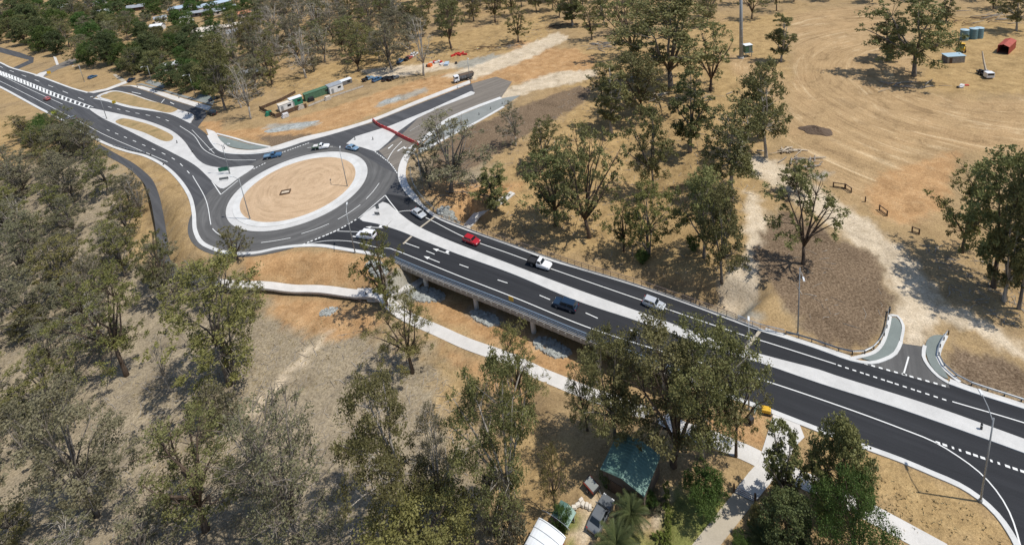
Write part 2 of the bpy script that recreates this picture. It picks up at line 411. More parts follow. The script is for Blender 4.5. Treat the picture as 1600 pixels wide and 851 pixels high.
def spline(pts, step=1.0, closed=False):
    P = [np.asarray(p, float) for p in pts]; n = len(P); out = []
    rng = n if closed else n-1
    for i in range(rng):
        p1, p2 = P[i], P[(i+1) % n]
        p0 = P[i-1] if (i > 0 or closed) else 2*p1-p2
        p3 = P[(i+2) % n] if (i+2 < n or closed) else 2*p2-p1
        k = max(2, min(60, int(np.linalg.norm(p2-p1)/step)))
        # centripetal spacing
        t0 = 0.0; t1 = t0+max(np.linalg.norm(p1-p0), 1e-4)**0.5; t2 = t1+max(np.linalg.norm(p2-p1), 1e-4)**0.5; t3 = t2+max(np.linalg.norm(p3-p2), 1e-4)**0.5
        for j in range(k):
            t = t1+(t2-t1)*j/k
            A1 = (t1-t)/(t1-t0)*p0+(t-t0)/(t1-t0)*p1; A2 = (t2-t)/(t2-t1)*p1+(t-t1)/(t2-t1)*p2; A3 = (t3-t)/(t3-t2)*p2+(t-t2)/(t3-t2)*p3
            B1 = (t2-t)/(t2-t0)*A1+(t-t0)/(t2-t0)*A2; B2 = (t3-t)/(t3-t1)*A2+(t-t1)/(t3-t1)*A3
            out.append((t2-t)/(t2-t1)*B1+(t-t1)/(t2-t1)*B2)
    if not closed: out.append(P[-1])
    return out
def resample(pts, step):
    P = [np.asarray(p, float) for p in pts]; L = [0.0]
    for a, b in zip(P, P[1:]): L.append(L[-1]+np.linalg.norm(b-a))
    n = max(1, int(round(L[-1]/step))); out = []
    for i in range(n+1):
        s = L[-1]*i/n; j = max(0, min(len(P)-2, int(np.searchsorted(L, s))-1))
        k = (s-L[j])/max(L[j+1]-L[j], 1e-9); out.append(P[j]*(1-k)+P[j+1]*k)
    return out
def px0(pp, z=0.0): return [at0(x, y, z) for x, y in pp]
def strip_verts(pts, w0, w1):
    """left/right offsets (xy) of a polyline"""
    P = [np.asarray(p, float) for p in pts]; L, Rr = [], []
    for i in range(len(P)):
        d = P[min(i+1, len(P)-1)][:2]-P[max(i-1, 0)][:2]; d = d/max(np.linalg.norm(d), 1e-9); n = np.array([-d[1], d[0]])
        L.append(P[i][:2]+n*w0); Rr.append(P[i][:2]-n*w1)
    return L, Rr
def ribbon(name, pts, w0, w1, z, mat, parent=None, thick=None):
    L, Rr = strip_verts(pts, w0, w1); n = len(L)
    zz = [z]*n if not hasattr(z, '__len__') else z
    v = [(*L[i], zz[i]) for i in range(n)]+[(*Rr[i], zz[i]) for i in range(n)]
    f = [(i, n+i, n+i+1, i+1) for i in range(n-1)]
    if thick:
        v += [(*L[i], zz[i]-thick) for i in range(n)]+[(*Rr[i], zz[i]-thick) for i in range(n)]
        f += [(i, i+1, 2*n+i+1, 2*n+i) for i in range(n-1)]+[(n+i, 3*n+i, 3*n+i+1, n+i+1) for i in range(n-1)]
        f += [(0, 2*n, 3*n, n), (n-1, 2*n-1, 4*n-1, 3*n-1)]
    return link_mesh(name, v, f, mat, parent)
def sheet(name, pts, z, mat, parent=None):
    v = [(p[0], p[1], z) for p in pts]; n = len(v)
    ar = sum(v[i][0]*v[(i+1) % n][1]-v[(i+1) % n][0]*v[i][1] for i in range(n))
    f = tuple(range(n)) if ar > 0 else tuple(range(n-1, -1, -1))
    return link_mesh(name, v, [f], mat, parent)
def slab(name, pts, z0, z1, mat, parent=None):
    return MB().prism(pts, z0, z1).build(name, mat, parent)
def inset(pts, d):
    P = np.array([p[:2] for p in pts]); n = len(P)
    ar = sum(P[i][0]*P[(i+1) % n][1]-P[(i+1) % n][0]*P[i][1] for i in range(n)); s = 1 if ar > 0 else -1
    out = []
    for i in range(n):
        t = P[(i+1) % n]-P[i-1]; t = t/max(np.linalg.norm(t), 1e-9); out.append(P[i]+s*d*np.array([-t[1], t[0]]))
    return out
def copy_tree(o, parent=None):
    c = o.copy(); COL.objects.link(c); c.parent = parent
    for ch in o.children: copy_tree(ch, c)
    return c

# ================================================================ THE SETTING
# ---------------------------------------------------------------- ground
def axis(lo, f0, f1, hi, step, grow):
    a = list(np.arange(f0, f1+1e-6, step)); s = step
    while a[-1] < hi: s = min(s*grow, 180); a.append(a[-1]+s)
    s = step
    while a[0] > lo: s = min(s*grow, 180); a.insert(0, a[0]-s)
    return np.array(a)
gx = axis(-2600, -128, 132, 2600, 0.85, 1.035); gy = axis(-700, 38, 190, 4200, 0.85, 1.03)
X, Y = np.meshgrid(gx, gy); GP = np.c_[X.ravel(), Y.ravel()]
GZ = np.empty(len(GP))
GZ[:] = terrain(GP)
far_d = np.hypot(GP[:, 0], GP[:, 1]-150)
nx, ny = len(gx), len(gy)
idx = np.arange(nx*ny).reshape(ny, nx)
quads = np.stack([idx[:-1, :-1], idx[:-1, 1:], idx[1:, 1:], idx[1:, :-1]], -1).reshape(-1, 4)
gme = bpy.data.meshes.new('ground')
gme.vertices.add(len(GP)); gme.vertices.foreach_set('co', np.c_[GP, GZ].astype(np.float32).ravel())
gme.loops.add(quads.size); gme.loops.foreach_set('vertex_index', quads.ravel().astype(np.int32))
gme.polygons.add(len(quads)); gme.polygons.foreach_set('loop_start', np.arange(0, quads.size, 4, dtype=np.int32))
gme.polygons.foreach_set('use_smooth', np.ones(len(quads), bool))
gme.update(calc_edges=True); gme.materials.append(MATS['ground_soil'])
JX = GP + np.c_[fbm(GP[:, 0], GP[:, 1], 7.0, 3), fbm(GP[:, 0], GP[:, 1], 7.0, 5)]*0.8
def WT(pp): return np.array([at(x, y)[:2] for x, y in pp])
def mask(polys, soft=2.0, jit=1.0):
    m = np.zeros(len(GP))
    for pl in polys:
        w = WT(pl); lo = w.min(0)-8; hi = w.max(0)+8
        s = np.where(((GP > lo) & (GP < hi)).all(1))[0]
        q = GP[s]+(JX[s]-GP[s])*jit
        m[s] = np.maximum(m[s], sstep(-soft/2, soft/2, poly_sd(q, w)))
    return m
orange = mask([
    [(385,402),(440,394),(520,392),(590,408),(612,430),(575,449),(430,443),(385,440)], [(430,464),(500,466),(560,480),(600,500),(585,520),(520,530),(455,515),(425,485)],
    [(640,470),(700,465),(800,505),(905,548),(915,600),(880,592),(790,545),(690,500)], [(690,540),(760,575),(840,612),(830,632),(760,600),(700,560)],
    [(1090,648),(1205,652),(1192,702),(1150,690),(1095,668)], [(1235,760),(1300,790),(1290,800),(1240,780)],
    [(335,205),(405,200),(520,168),(640,128),(735,106),(830,78),(900,75),(935,100),(905,118),(800,132),(740,142),(640,158),(520,203),(420,222),(355,215)],
    [(1352,300),(1375,270),(1440,250),(1500,235),(1470,330),(1410,350),(1370,335)], [(640,282),(780,290),(830,280),(760,330),(700,335)],
    [(305,190),(345,190),(350,212),(330,215)],
    [(800,60),(930,88),(925,104),(850,112),(800,100)]], 2.5)
orange[far_d > 400] = 0
mulch = mask([[(1222,325),(1300,368),(1366,398),(1389,445),(1386,498),(1376,525),(1340,544),(1290,540),(1262,515),(1225,470),(1187,430),(1178,390)],
    [(1488,540),(1600,572),(1660,590),(1660,640),(1600,622),(1520,606),(1478,566)],
    [(690,222),(740,196),(835,158),(905,134),(925,140),(912,160),(850,195),(800,225),(740,262),(700,285),(665,270)], [(405,212),(520,208),(480,219),(420,230)]], 1.6)
track = mask([[(1406,541),(1446,543),(1468,500),(1462,450),(1420,398),(1372,356),(1322,321),(1272,287),(1228,258),(1180,240),(1155,262),(1212,294),(1258,322),(1325,370),(1374,410),(1402,460),(1404,510)],
    [(1450,486),(1480,474),(1530,495),(1600,540),(1640,565),(1600,560),(1540,525),(1480,505)], [(1120,470),(1180,480),(1190,440),(1200,360),(1185,300),(1165,300),(1165,400)],
    [(800,135),(870,112),(930,108),(935,118),(900,130),(830,142),(770,170),(760,160)], [(690,120),(800,80),(870,50),(890,60),(830,90),(740,125)], [(560,110),(700,96),(720,104),(600,124)],
    [(885,851),(925,790),(945,780),(955,790),(925,851)], [(1020,800),(1030,770),(1045,772),(1040,830),(1000,815),(1002,808)],
    [(395,650),(470,570),(520,520),(512,516),(450,575),(380,650)]], 2.0)
yard = mask([[(1236,25),(1300,12),(1395,8),(1420,60),(1435,145),(1520,158),(1640,150),(1700,200),(1640,236),(1480,236),(1455,300),(1455,345),(1405,352),(1350,318),(1300,285),(1265,255),(1240,225),(1225,190),(1240,120)],
    [(1120,80),(1180,90),(1230,120),(1230,160),(1180,150)]], 4.0)
lawn = mask([[(1050,760),(1100,775),(1145,778),(1085,870),(1030,870),(1036,800)], [(975,835),(1035,838),(1030,870),(970,870)], [(880,820),(905,815),(890,870),(870,870)]], 1.2)
gold = mask([[(740,130),(960,60),(1230,20),(1230,120),(1180,240),(1180,440),(1100,450),(760,345),(800,260),(930,140)], [(420,130),(560,85),(720,50),(860,20),(860,70),(720,95),(560,130),(440,150)],
    [(205,265),(236,300),(240,420),(200,400),(190,300)], [(255,300),(285,330),(290,400),(265,400)], [(170,150),(300,180),(250,178),(160,155)], [(1440,20),(1640,40),(1640,150),(1440,140)], [(690,560),(790,600),(720,700),(670,640)], [(800,640),(900,700),(880,780),(800,851),(760,851)], [(1355,690),(1460,745),(1540,800),(1580,851),(1480,851),(1400,800),(1300,745),(1260,690),(1290,680)], [(150,235),(270,270),(285,320),(262,290),(200,250)], [(-60,180),(40,190),(30,260),(-60,260)]], 5.0, 2.0)
litter = mask([[(-400,350),(150,230),(230,300),(260,430),(430,480),(560,500),(700,560),(760,640),(760,851),(760,1000),(-600,1000)], [(1200,330),(1370,400),(1385,520),(1250,500)], [(640,250),(760,240),(760,300),(660,310)], [(1480,560),(1640,600),(1640,640),(1500,610)]], 9.0, 3.0)
crushed = mask([[(415,195),(470,190),(500,192),(470,203),(430,203),(412,200)], [(595,158),(660,138),(675,140),(620,160),(585,168)], [(712,98),(770,84),(780,88),(740,104),(712,108)], [(1268,270),(1300,268),(1285,282),(1266,280)],
    [(600,430),(640,428),(660,460),(640,480),(600,480)], [(735,482),(780,490),(800,510),(740,500)], [(832,522),(890,545),(880,556),(835,540)], [(1100,480),(1180,475),(1190,500),(1130,500)]], 1.8)
for nm, ch in (('surface_a', (orange*0.9, mulch, track)), ('surface_b', (yard*0.92, lawn, gold*0.8)), ('surface_c', (litter*0.9, crushed*0.8, np.zeros(len(GP))))):
    a = gme.color_attributes.new(nm, 'FLOAT_COLOR', 'POINT')
    a.data.foreach_set('color', np.stack([*ch, np.ones(len(GP))], 1).astype(np.float32).ravel())
ground = bpy.data.objects.new('ground', gme); COL.objects.link(ground); struct(ground)

# ---------------------------------------------------------------- roads
NEAR_L = [(-420,-30),(-160,62),(0,136),(30,152),(61,169),(92,185),(118,200),(166,225),(196,236),(227,244),(256,259),(279,280),(297,308),(303,334),(305,360),(315,379),(334,389),(362,396),(400,395),(434,388),(470,384),(503,384),(529,388),(565,394),(601,400)]
NEAR_R = [(656,424),(800,481),(919,530),(1105,604),(1148,622),(1206,643),(1247,659),(1296,678),(1345,696),(1408,719),(1460,741),(1499,758),(1530,778),(1558,804),(1577,830),(1592,858),(1606,910)]
FAR = [(1760,690),(1600,637),(1515,610),(1482,598),(1329,562),(1278,544),(1226,527),(1183,514),(1082,477),(996,447),(903,419),(862,407),(800,384),(749,366),(710,352),(679,338),(658,321),(640,306),(628,290),(623,272),(628,251),(640,233)]
FAR_W = [(483,218),(439,233),(400,240),(362,240),(344,236),(331,223),(325,212),(309,199),(298,192),(266,178),(236,173),(203,168),(167,158),(147,154),(137,145),(115,139),(82,127),(55,117),(17,106),(0,98),(-160,40),(-420,-48)]
near_w = spline(px0(NEAR_L+NEAR_R), 1.5); far_w = spline(px0(FAR), 1.5); farw_w = spline(px0(FAR_W), 1.5)
hw_pts = near_w+[at0(1640, 990), at0(1900, 990), at0(1900, 735)]+far_w+farw_w
highway = struct(sheet('highway', hw_pts, 0.0, 'asphalt_mid'))
# fresh black asphalt on the bridge approach
fresh = spline(px0([(560,349),(592,354),(625,384),(601,398)]), 1.5)
fresh_pts = px0([(604,303),(640,308),(680,340),(749,368),(800,385.5),(903,420.5),(996,448.5),(1082,478.5),(1183,515.5),(1278,545.5),(1329,563.5),(1482,599.5),(1515,611.5),(1600,638.5),(1900,738)])
fresh_pts += px0([(1900,985),(1640,985),(1602,906),(1588,856),(1573,828),(1554,803),(1528,778.5),(1497,758),(1460,740.5),(1408,718.5),(1345,695),(1206,642),(1105,603),(919,529),(800,480),(656,423),(601,398.5),(565,392.5),(529,387),(490,384)])+px0([(470,381),(557,343),(602,312)])
sheet('fresh_asphalt', fresh_pts, 0.004, 'asphalt_new', highway)
# circulating carriageway, worn grey
RC = np.array([-70.3, 133.6])
def circle(r, n=72, c=RC): return [np.array([c[0]+r*math.cos(2*math.pi*i/n), c[1]+r*math.sin(2*math.pi*i/n)]) for i in range(n)]
sheet('circulating_lane', circle(27.3), 0.008, 'asphalt_worn', highway)

def road(name, pp, z, mat, label=None):
    return struct(sheet(name, spline(px0(pp), 1.5, True) if len(pp) > 6 else px0(pp), z, mat), label)
north = struct(sheet('side_road_north', px0([(477,222),(519,210),(580,192),(658,161),(736,131),(775,120),(800,128),(783,153),(700,187),(652,231),(640,234),(628,251),(622,272),(600,262),(560,238),(520,228)]), 0.012, 'asphalt_mid'))
sheet('dusty_surface', px0([(700,187),(783,153),(800,128),(775,120),(737,131),(741,144),(660,178),(626,212),(592,236),(606,250),(622,270),(630,249),(652,231)]), 0.016, 'asphalt_dusty', north)
service = struct(sheet('service_road', px0([(137,145),(150,141),(173,138),(188,135),(204,135),(236,145),(266,156),(303,167),(321,173),(323,181),(309,199),(298,192),(304,184),(301,177),(280,171),(229,154),(203,145),(173,141),(155,147),(150,151),(147,154)]), 0.012, 'asphalt_mid'))
struct(sheet('side_street', px0([(0,74),(-60,52),(-60,60),(0,82),(30,90),(46,94),(20,106),(26,109),(52,98),(53,90),(30,82)]), 0.012, 'asphalt_mid'))
struct(sheet('side_street', px0([(119,92),(108,93),(80,105),(56,117),(68,121),(90,109),(121,98)]), 0.012, 'asphalt_dusty'))
junction = struct(sheet('side_road_mouth', px0([(1345,567),(1360,567),(1381,561),(1399,551),(1408,536),(1444,541),(1443,557),(1451,572),(1466,588),(1482,600),(1484,606)]), 0.008, 'asphalt_worn'))
# dirt tracks swept across by trucks are part of the ground

# kerbs along the carriageway edges
def kerb(pp, w=0.45, h=0.13, name='kerb', parent=None, mat='concrete_kerb', side=0.0, step=1.2):
    pts = spline(px0(pp), step)
    o = ribbon(name, pts, w/2+side, w/2-side, h, mat, parent or highway, thick=h+0.25)
    return o
kerb(NEAR_L, 0.9); kerb(NEAR_R[3:], 0.7); kerb(FAR[:4]); kerb([(1408,534),(1399,552),(1381,562),(1360,567),(1329,562)]+FAR[5:], 0.5)
kerb([(1482,598),(1466,588),(1451,572),(1443,557),(1445,540)], 0.5); kerb(FAR_W[:7], 0.6); kerb(FAR_W[8:14], 0.8); kerb(FAR_W[14:], 0.8)

# raised concrete islands
def island(name, pp, mat='concrete', h=0.14, step=1.2, world=None):
    pts = world if world is not None else spline(px0(pp), step, True)
    return struct(slab(name, pts, -0.2, h, mat))
central = struct(slab('roundabout_apron', circle(18.55), -0.2, 0.10, 'concrete'))
MB().prism(circle(16.9), -0.2, 0.20).build('inner_kerb', 'concrete_kerb', central)
def dirt_top(name, world_pts, z, parent, mat='island_dirt', dome=0.0):
    n = len(world_pts); c = np.mean([p[:2] for p in world_pts], 0); v = []; rings = 10
    for k in range(rings+1):
        s = 1-k/rings
        for p in world_pts: v.append((*(c+(np.asarray(p[:2])-c)*s), z+dome*(1-s*s)))
    f = [(k*n+i, k*n+(i+1) % n, (k+1)*n+(i+1) % n, (k+1)*n+i) for k in range(rings) for i in range(n)]
    return link_mesh(name, v, f, mat, parent, True)
def dirt_mat(name, c0, c1, c2, polar=False):
    m, t, b = new_mat(name)
    g = node(t, 'ShaderNodeNewGeometry'); pos = g.outputs['Position']
    a = noise(t, pos, 0.25, 6, 0.65, 0.5); f = noise(t, pos, 3.0, 5, 0.7)
    c = ramp(t, a, [(0.3, c0), (0.5, c1), (0.72, c2)])
    if polar:
        sp = node(t, 'ShaderNodeSeparateXYZ'); t.links.new(pos, sp.inputs[0])
        dx = math_(t, 'SUBTRACT', sp.outputs[0], -68.0); dy = math_(t, 'SUBTRACT', sp.outputs[1], 135.0)
        rr = math_(t, 'SQRT', math_(t, 'ADD', math_(t, 'MULTIPLY', dx, dx), math_(t, 'MULTIPLY', dy, dy)))
        cb = node(t, 'ShaderNodeCombineXYZ'); t.links.new(math_(t, 'MULTIPLY', rr, 0.8), cb.inputs[0]); t.links.new(math_(t, 'MULTIPLY', math_(t, 'ARCTAN2', dy, dx), 1.4), cb.inputs[1])
        c = mixc(t, 0.55, c, ramp(t, noise(t, cb.outputs[0], 1.0, 5, 0.7, 0.8), [(0.28, tuple(v*0.66 for v in c0)), (0.5, c1), (0.72, tuple(v*1.12 for v in c2))]))
    c = mixc(t, 0.5, c, mixc(t, 1.0, c, ramp(t, f, [(0.25, (0.6, 0.6, 0.6)), (0.75, (1.25, 1.25, 1.25))]), 'MULTIPLY'))
    t.links.new(c, b.inputs['Base Color']); b.inputs['Roughness'].default_value = 1; b.inputs['Specular IOR Level'].default_value = 0.05
    bp = node(t, 'ShaderNodeBump'); bp.inputs['Strength'].default_value = 0.5; bp.inputs['Distance'].default_value = 0.2
    t.links.new(f, bp.inputs['Height']); t.links.new(bp.outputs[0], b.inputs['Normal'])
dirt_mat('island_dirt', (0.40, 0.275, 0.165), (0.49, 0.345, 0.215), (0.55, 0.40, 0.26), True)
dirt_mat('island_grass', (0.22, 0.175, 0.085), (0.34, 0.245, 0.125), (0.43, 0.30, 0.155))
dirt_top('dirt_fill', circle(15.2, 64), 0.205, central, dome=0.5)
splitter_w = island('splitter_island', [(140,169.5),(165,174),(202,182),(229,189),(254,198),(272,207),(288,221),(300,238),(311,251),(325,259),(349,262.5),(397,260.5),(372,279),(349,295),(338,290),(328,280),(305,259),(271,240),(225,217),(181,195),(160,185)])
dirt_top('grass_fill', spline(px0([(181,189.5),(189,186),(219,191),(248,201),(271,215),(268,220),(261,221.5),(226,208)]), 1.0, True), 0.16, splitter_w, 'island_grass')
median_up = [(598,316),(607,319),(615,326),(648,351),(684,368.5),(736,389.7),(800,414),(890,448.4),(1020,495),(1155,544),(1280,578),(1303,586),(1458,635),(1600,686),(1760,745)]
median_lo = [(1760,768),(1600,708),(1409,640),(1280,599),(1193,569),(1120,546),(999,503),(903,471),(800,428),(710,395.5),(658,375),(627,362),(591,350.5),(562,342.5),(581,326)]
median = island('median_island', None, world=spline(px0(median_up), 2)+spline(px0(median_lo), 2))
splitter_n = island('splitter_island', None, world=px0([(541,225),(555,214),(610,197),(674,171),(736,143),(742,145),(740,148),(690,167),(650,186),(622,206),(607,222),(592,235),(585,237),(566,231)]))
island('footpath_north', None, world=spline(px0([(736,130),(658,160),(580,191),(516,211),(478,221),(440,232),(400,239),(362,239.5),(345,235),(332,223),(326,212)]), 1.5)+spline(px0([(322,202),(335,206),(344,218),(360,231),(392,235),(420,231),(476,214),(516,205),(578,187),(655,156),(733,126)]), 1.5), mat='concrete_path')
pad = struct(slab('paved_pad', spline(px0([(341,213),(365,219),(390,226),(418,231),(392,234),(361,230),(347,222)]), 1.0, True), -0.1, 0.15, 'pad_green'))
ribbon('pad_edging', spline(px0([(338,209),(365,216),(392,224),(422,230)]), 1), 0.35, 0.35, 0.17, 'concrete_kerb', pad, 0.3)
island('footpath_east', None, world=spline(px0([(652,231),(640,246),(634,269),(638,288),(653,308),(662,321),(690,340),(740,360)]), 1.2)+spline(px0([(740,363),(710,352.5),(679,338),(658,321),(640,306),(628,290),(623,272),(628,251),(641,232)]), 1.2), mat='concrete_path')
pad2 = struct(slab('paved_shoulder', px0([(653,233),(676,210),(701,188),(783,154),(813,149),(787,166),(745,190),(697,215),(655,239)]), -0.1, 0.06, 'pad_grey'))
ribbon('edge_strip', spline(px0([(641,233),(676,206),(700,187),(740,169),(783,153)]), 2), 0.9, 0.9, 0.13, 'concrete_kerb', pad2, 0.3)
ribbon('edge_strip', spline(px0([(654,240),(697,216),(745,191),(787,167)]), 2), 0.5, 0.5, 0.13, 'concrete_kerb', pad2, 0.3)
isl3 = island('service_island', [(151,151),(155,148.5),(173,142.5),(203,146.5),(229,155),(280,172),(300,178),(303,184),(297,191),(266,177.5),(236,172.5),(203,167),(167,157.5)])
dirt_top('grass_fill', spline(px0([(158,150.5),(175,144),(203,148),(229,156.5),(277,172.5),(268,176.5),(236,171),(203,165.5),(170,156)]), 1.0, True), 0.16, isl3, 'island_grass')
struct(slab('footpath_service', px0([(188,134),(204,133.5),(222,135),(257,145),(288,155),(331,167),(325,173),(303,166.5),(266,155),(236,144),(204,134.5)]), -0.1, 0.12, 'concrete_path'))
struct(slab('footpath_service', px0([(212,132),(222,130.5),(258,141),(290,150),(334,161),(332,164.5),(288,153),(256,143),(222,133.5)]), -0.1, 0.10, 'pad_grey'))
struct(slab('paved_driveway', px0([(226,129),(232,125),(258,131),(256,138),(240,134)]), -0.1, 0.05, 'pad_grey'))
struct(slab('paved_driveway', px0([(305,155),(312,147),(330,150),(336,160)]), -0.1, 0.05, 'pad_green'))
struct(slab('paved_driveway', px0([(176,117),(181,116),(197,126),(190,128)]), -0.1, 0.05, 'concrete_old'))
struct(slab('paved_driveway', px0([(83,88),(88,90),(92,101),(88,102)]), -0.1, 0.05, 'concrete_path'))
struct(slab('paved_driveway', px0([(54,118.5),(62,114),(76,111),(66,121)]), -0.1, 0.04, 'concrete_path'))
struct(slab('footpath_service', px0([(137,144.5),(165,139),(196,127),(200,129.5),(168,141.5),(146,146)]), -0.1, 0.10, 'concrete_path'))
# side road mouth pads
padA = struct(slab('paved_verge', spline(px0([(1342,557),(1365,552),(1380,540),(1390,515),(1393,497),(1400,497),(1408,508),(1405,532),(1396,551),(1378,560),(1360,564)]), 0.8, True), -0.1, 0.12, 'pad_green'))
padB = struct(slab('paved_verge', spline(px0([(1446,541),(1450,530),(1460,524),(1476,525),(1466,545),(1464,560),(1474,578),(1482,592),(1468,586),(1455,572),(1448,556)]), 0.8, True), -0.1, 0.12, 'pad_green'))
ribbon('verge_edging', spline(px0([(1391,493),(1402,494),(1411,508),(1408,534)]), 0.8), 0.2, 0.2, 0.15, 'concrete_kerb', padA, 0.3)
ribbon('verge_edging', spline(px0([(1329,561),(1365,551),(1378,538),(1387,514),(1391,493)]), 0.8), 0.25, 0.25, 0.15, 'concrete_kerb', padA, 0.3)
ribbon('verge_edging', spline(px0([(1478,524),(1468,545),(1466,560),(1478,579),(1500,597)]), 0.8), 0.3, 0.3, 0.15, 'concrete_kerb', padB, 0.3)
# verge concrete behind far kerb on the right
struct(ribbon('kerb_apron', spline(px0([(1196,514),(1226,524),(1278,541),(1329,558)]), 1.5), 0.25, 0.5, 0.10, 'concrete', None, 0.3))
struct(ribbon('kerb_apron', spline(px0([(1484,594),(1515,606),(1600,633),(1700,668)]), 1.5), 0.3, 0.5, 0.10, 'concrete', None, 0.3))

# footpaths that follow the terrain
def footpath(name, pp, w, mat, dz=0.09, label=None, flatten=True):
    pts = resample(spline([at(x, y) for x, y in pp], 1.0), 0.9)
    L, Rr = strip_verts(pts, w/2+0.15, w/2+0.15); z = np.max([terrain(np.array([p[:2] for p in pts])), terrain(np.array(L)), terrain(np.array(Rr))], 0) if flatten else terrain(np.array([p[:2] for p in pts]))
    z = np.convolve(np.r_[[z[0]]*3, z, [z[-1]]*3], np.ones(7)/7, 'valid')+dz-0.02
    return struct(ribbon(name, pts, w/2, w/2, list(z), mat, None, 0.5), label)
footpath('footpath_creek', [(340,447),(380,450),(438,453),(503,456),(550,462),(585,464)], 2.0, 'concrete_path')
footpath('footpath_creek', [(556,463),(590,464),(620,486),(676,513),(730,537),(800,562),(845,584),(916,613),(990,641),(1060,668),(1110,684),(1145,698),(1175,711),(1200,724),(1233,740),(1288,764),(1340,790),(1400,822),(1480,866)], 2.35, 'concrete_path', 0.10)
footpath('footpath_creek', [(578,463),(604,460),(640,447),(675,415),(705,382),(727,356),(745,338),(768,321),(800,300)], 2.3, 'concrete_path', 0.14, None, False)
footpath('asphalt_path', [(150,228),(178,244),(200,256),(216,268),(232,285),(243,312),(249,339),(253,365),(256,385),(258,410),(270,430),(300,440),(340,447)], 2.2, 'asphalt_mid', 0.08)
struct(sheet('driveway', px0([(1208,647),(1249,662),(1257,683),(1240,700),(1230,728),(1206,752),(1180,784),(1146,769),(1170,738),(1185,722),(1192,700),(1203,665)]), 0.075, 'concrete_path'))
struct(sheet('driveway', px0([(1146,770),(1179,784.5),(1100,884),(1055,884)]), 0.06, 'concrete_old'))

# ---------------------------------------------------------------- painted markings
def line(pp, w=0.16, name='painted_line', mat='paint_white', z=0.021, parent=None, sm=True):
    pts = px0(pp); pts = spline(pts, 1.0) if (sm and len(pts) > 2) else pts
    return ribbon(name, pts, w/2, w/2, z, mat, parent or highway)
def dashes(pp, n, frac=0.5, w=0.22, name='painted_dash', mat='paint_white', z=0.021, parent=None):
    pts = spline(px0(pp), 0.5) if len(pp) > 2 else px0(pp)
    P = resample(pts, 0.25); m = len(P)-1
    for i in range(n):
        a = int(m*(i+(1-frac)/2)/n); b = max(a+1, int(m*(i+(1+frac)/2)/n))
        ribbon(name, [P[a], P[min(b, m)]], w/2, w/2, z, mat, parent or highway)
line([(622,331),(640,329),(667.6,341),(726,370.5),(800,397.5),(862,420),(1011,471.7),(1162,523.4),(1200,535),(1306,568.7)])
dashes([(1309,570),(1482,626)], 15, 0.55, 0.22)
line([(1488,627),(1600,660),(1760,712)])
dashes([(1347,566.5),(1481,604)], 11, 0.5, 0.28)
line([(1419.8,557),(1412,584)], 0.2, sm=False); line([(1410,583),(1417,586)], 0.3, sm=False)
line([(610,388),(630,395.5),(715,430),(805,465),(924,513),(1091,565),(1179,589.5),(1280,622.7),(1356,649.5),(1408,669),(1460,690),(1498,713),(1530,737),(1556,765),(1577,799),(1594,851),(1602,900)], 0.17)
dashes([(1462,690),(1660,757)], 16, 0.52, 0.33)
for a, b in (((632,379),(655,387)), ((666,392),(679,397)), ((718,413),(732,418)), ((777.5,437),(793,442)), ((843,461),(859.5,468)), ((915,488.5),(934,497)), ((985,515),(1003,522)), ((1060,541),(1078,547))):
    line([a, b], 0.17, 'painted_dash', sm=False)
line([(527,361),(570,362.5)], 0.14, sm=False); line([(480,381),(511,376),(548,377),(588,386),(610,388)], 0.14)
line([(551,369),(563,371)], 0.3, sm=False)
dashes([(473,382),(500,371),(530,358),(558,342)], 15, 0.6, 0.4, 'give_way_dash')
dashes([(586,237),(598,246),(610,256),(621,271)], 15, 0.6, 0.3, 'give_way_dash')
dashes([(396,264),(416,254)], 5, 0.6, 0.4, 'give_way_dash'); dashes([(436,240),(484,223)], 12, 0.6, 0.4, 'give_way_dash')
for pp in ([(408,379),(430,376),(454,371.5)], [(471,365),(493,358),(514,349.5)], [(528,342.5),(546,332),(563,320)], [(572,311),(583,299),(592.5,286)], [(332,357),(338,363),(346,368)], [(329.5,351),(322,313),(301,274.5)], [(480,231),(500,229),(520,229)]):
    line(pp, 0.16, 'painted_dash')
line([(560,341),(602,305)], 0.22, sm=False); line([(602,305),(610,316),(622,331)], 0.22)
line([(331,283),(345,304)], 0.22, sm=False); line([(345,304),(372,282)], 0.22, sm=False)
# left carriageways
line([(-160,38),(0,117),(38,135.7),(98,163)], 0.16); line([(-160,50),(0,127),(36.7,145),(130,193),(164,211),(236,242),(262,253)], 0.16)
dashes([(163,201),(218,224),(274,250),(300,275)], 10, 0.35, 0.2); dashes([(165,166),(206,175.5),(249,184),(268,191)], 7, 0.4, 0.2); dashes([(-100,55),(0,104),(60,127),(140,160)], 16, 0.35, 0.2)
line([(281,197),(303,212),(318,233),(335,243),(357,249.5),(400,250)], 0.16); line([(300,203),(318,222),(335,240)], 0.12)
line([(-120,73),(0,111),(36,125),(90,147),(146,167.5)], 0.22); line([(-120,77),(0,116.5),(37,131),(90,153),(140,170.5)], 0.22)
A_, B_ = resample(spline(px0([(0,111),(36,125),(90,147),(146,167.5)]), 1), 1.0), resample(spline(px0([(0,116.5),(37,131),(90,153),(140,170.5)]), 1), 1.0)
for i in range(26):
    a = A_[int((len(A_)-1)*(i+0.2)/26)]; b = B_[int((len(B_)-1)*(i+0.75)/26)]
    ribbon('painted_bar', [a, b], 0.35, 0.35, 0.024, 'paint_white', highway)
line([(605.5,250),(614,236),(628,221)], 0.2, z=0.032); line([(640,205),(700,170)], 0.15, z=0.032, mat='paint_faded')
for pp in ([(206,144),(220,147)], [(266,160),(272,163)], [(252,161),(257,155)]): line(pp, 0.3, sm=False, z=0.03)
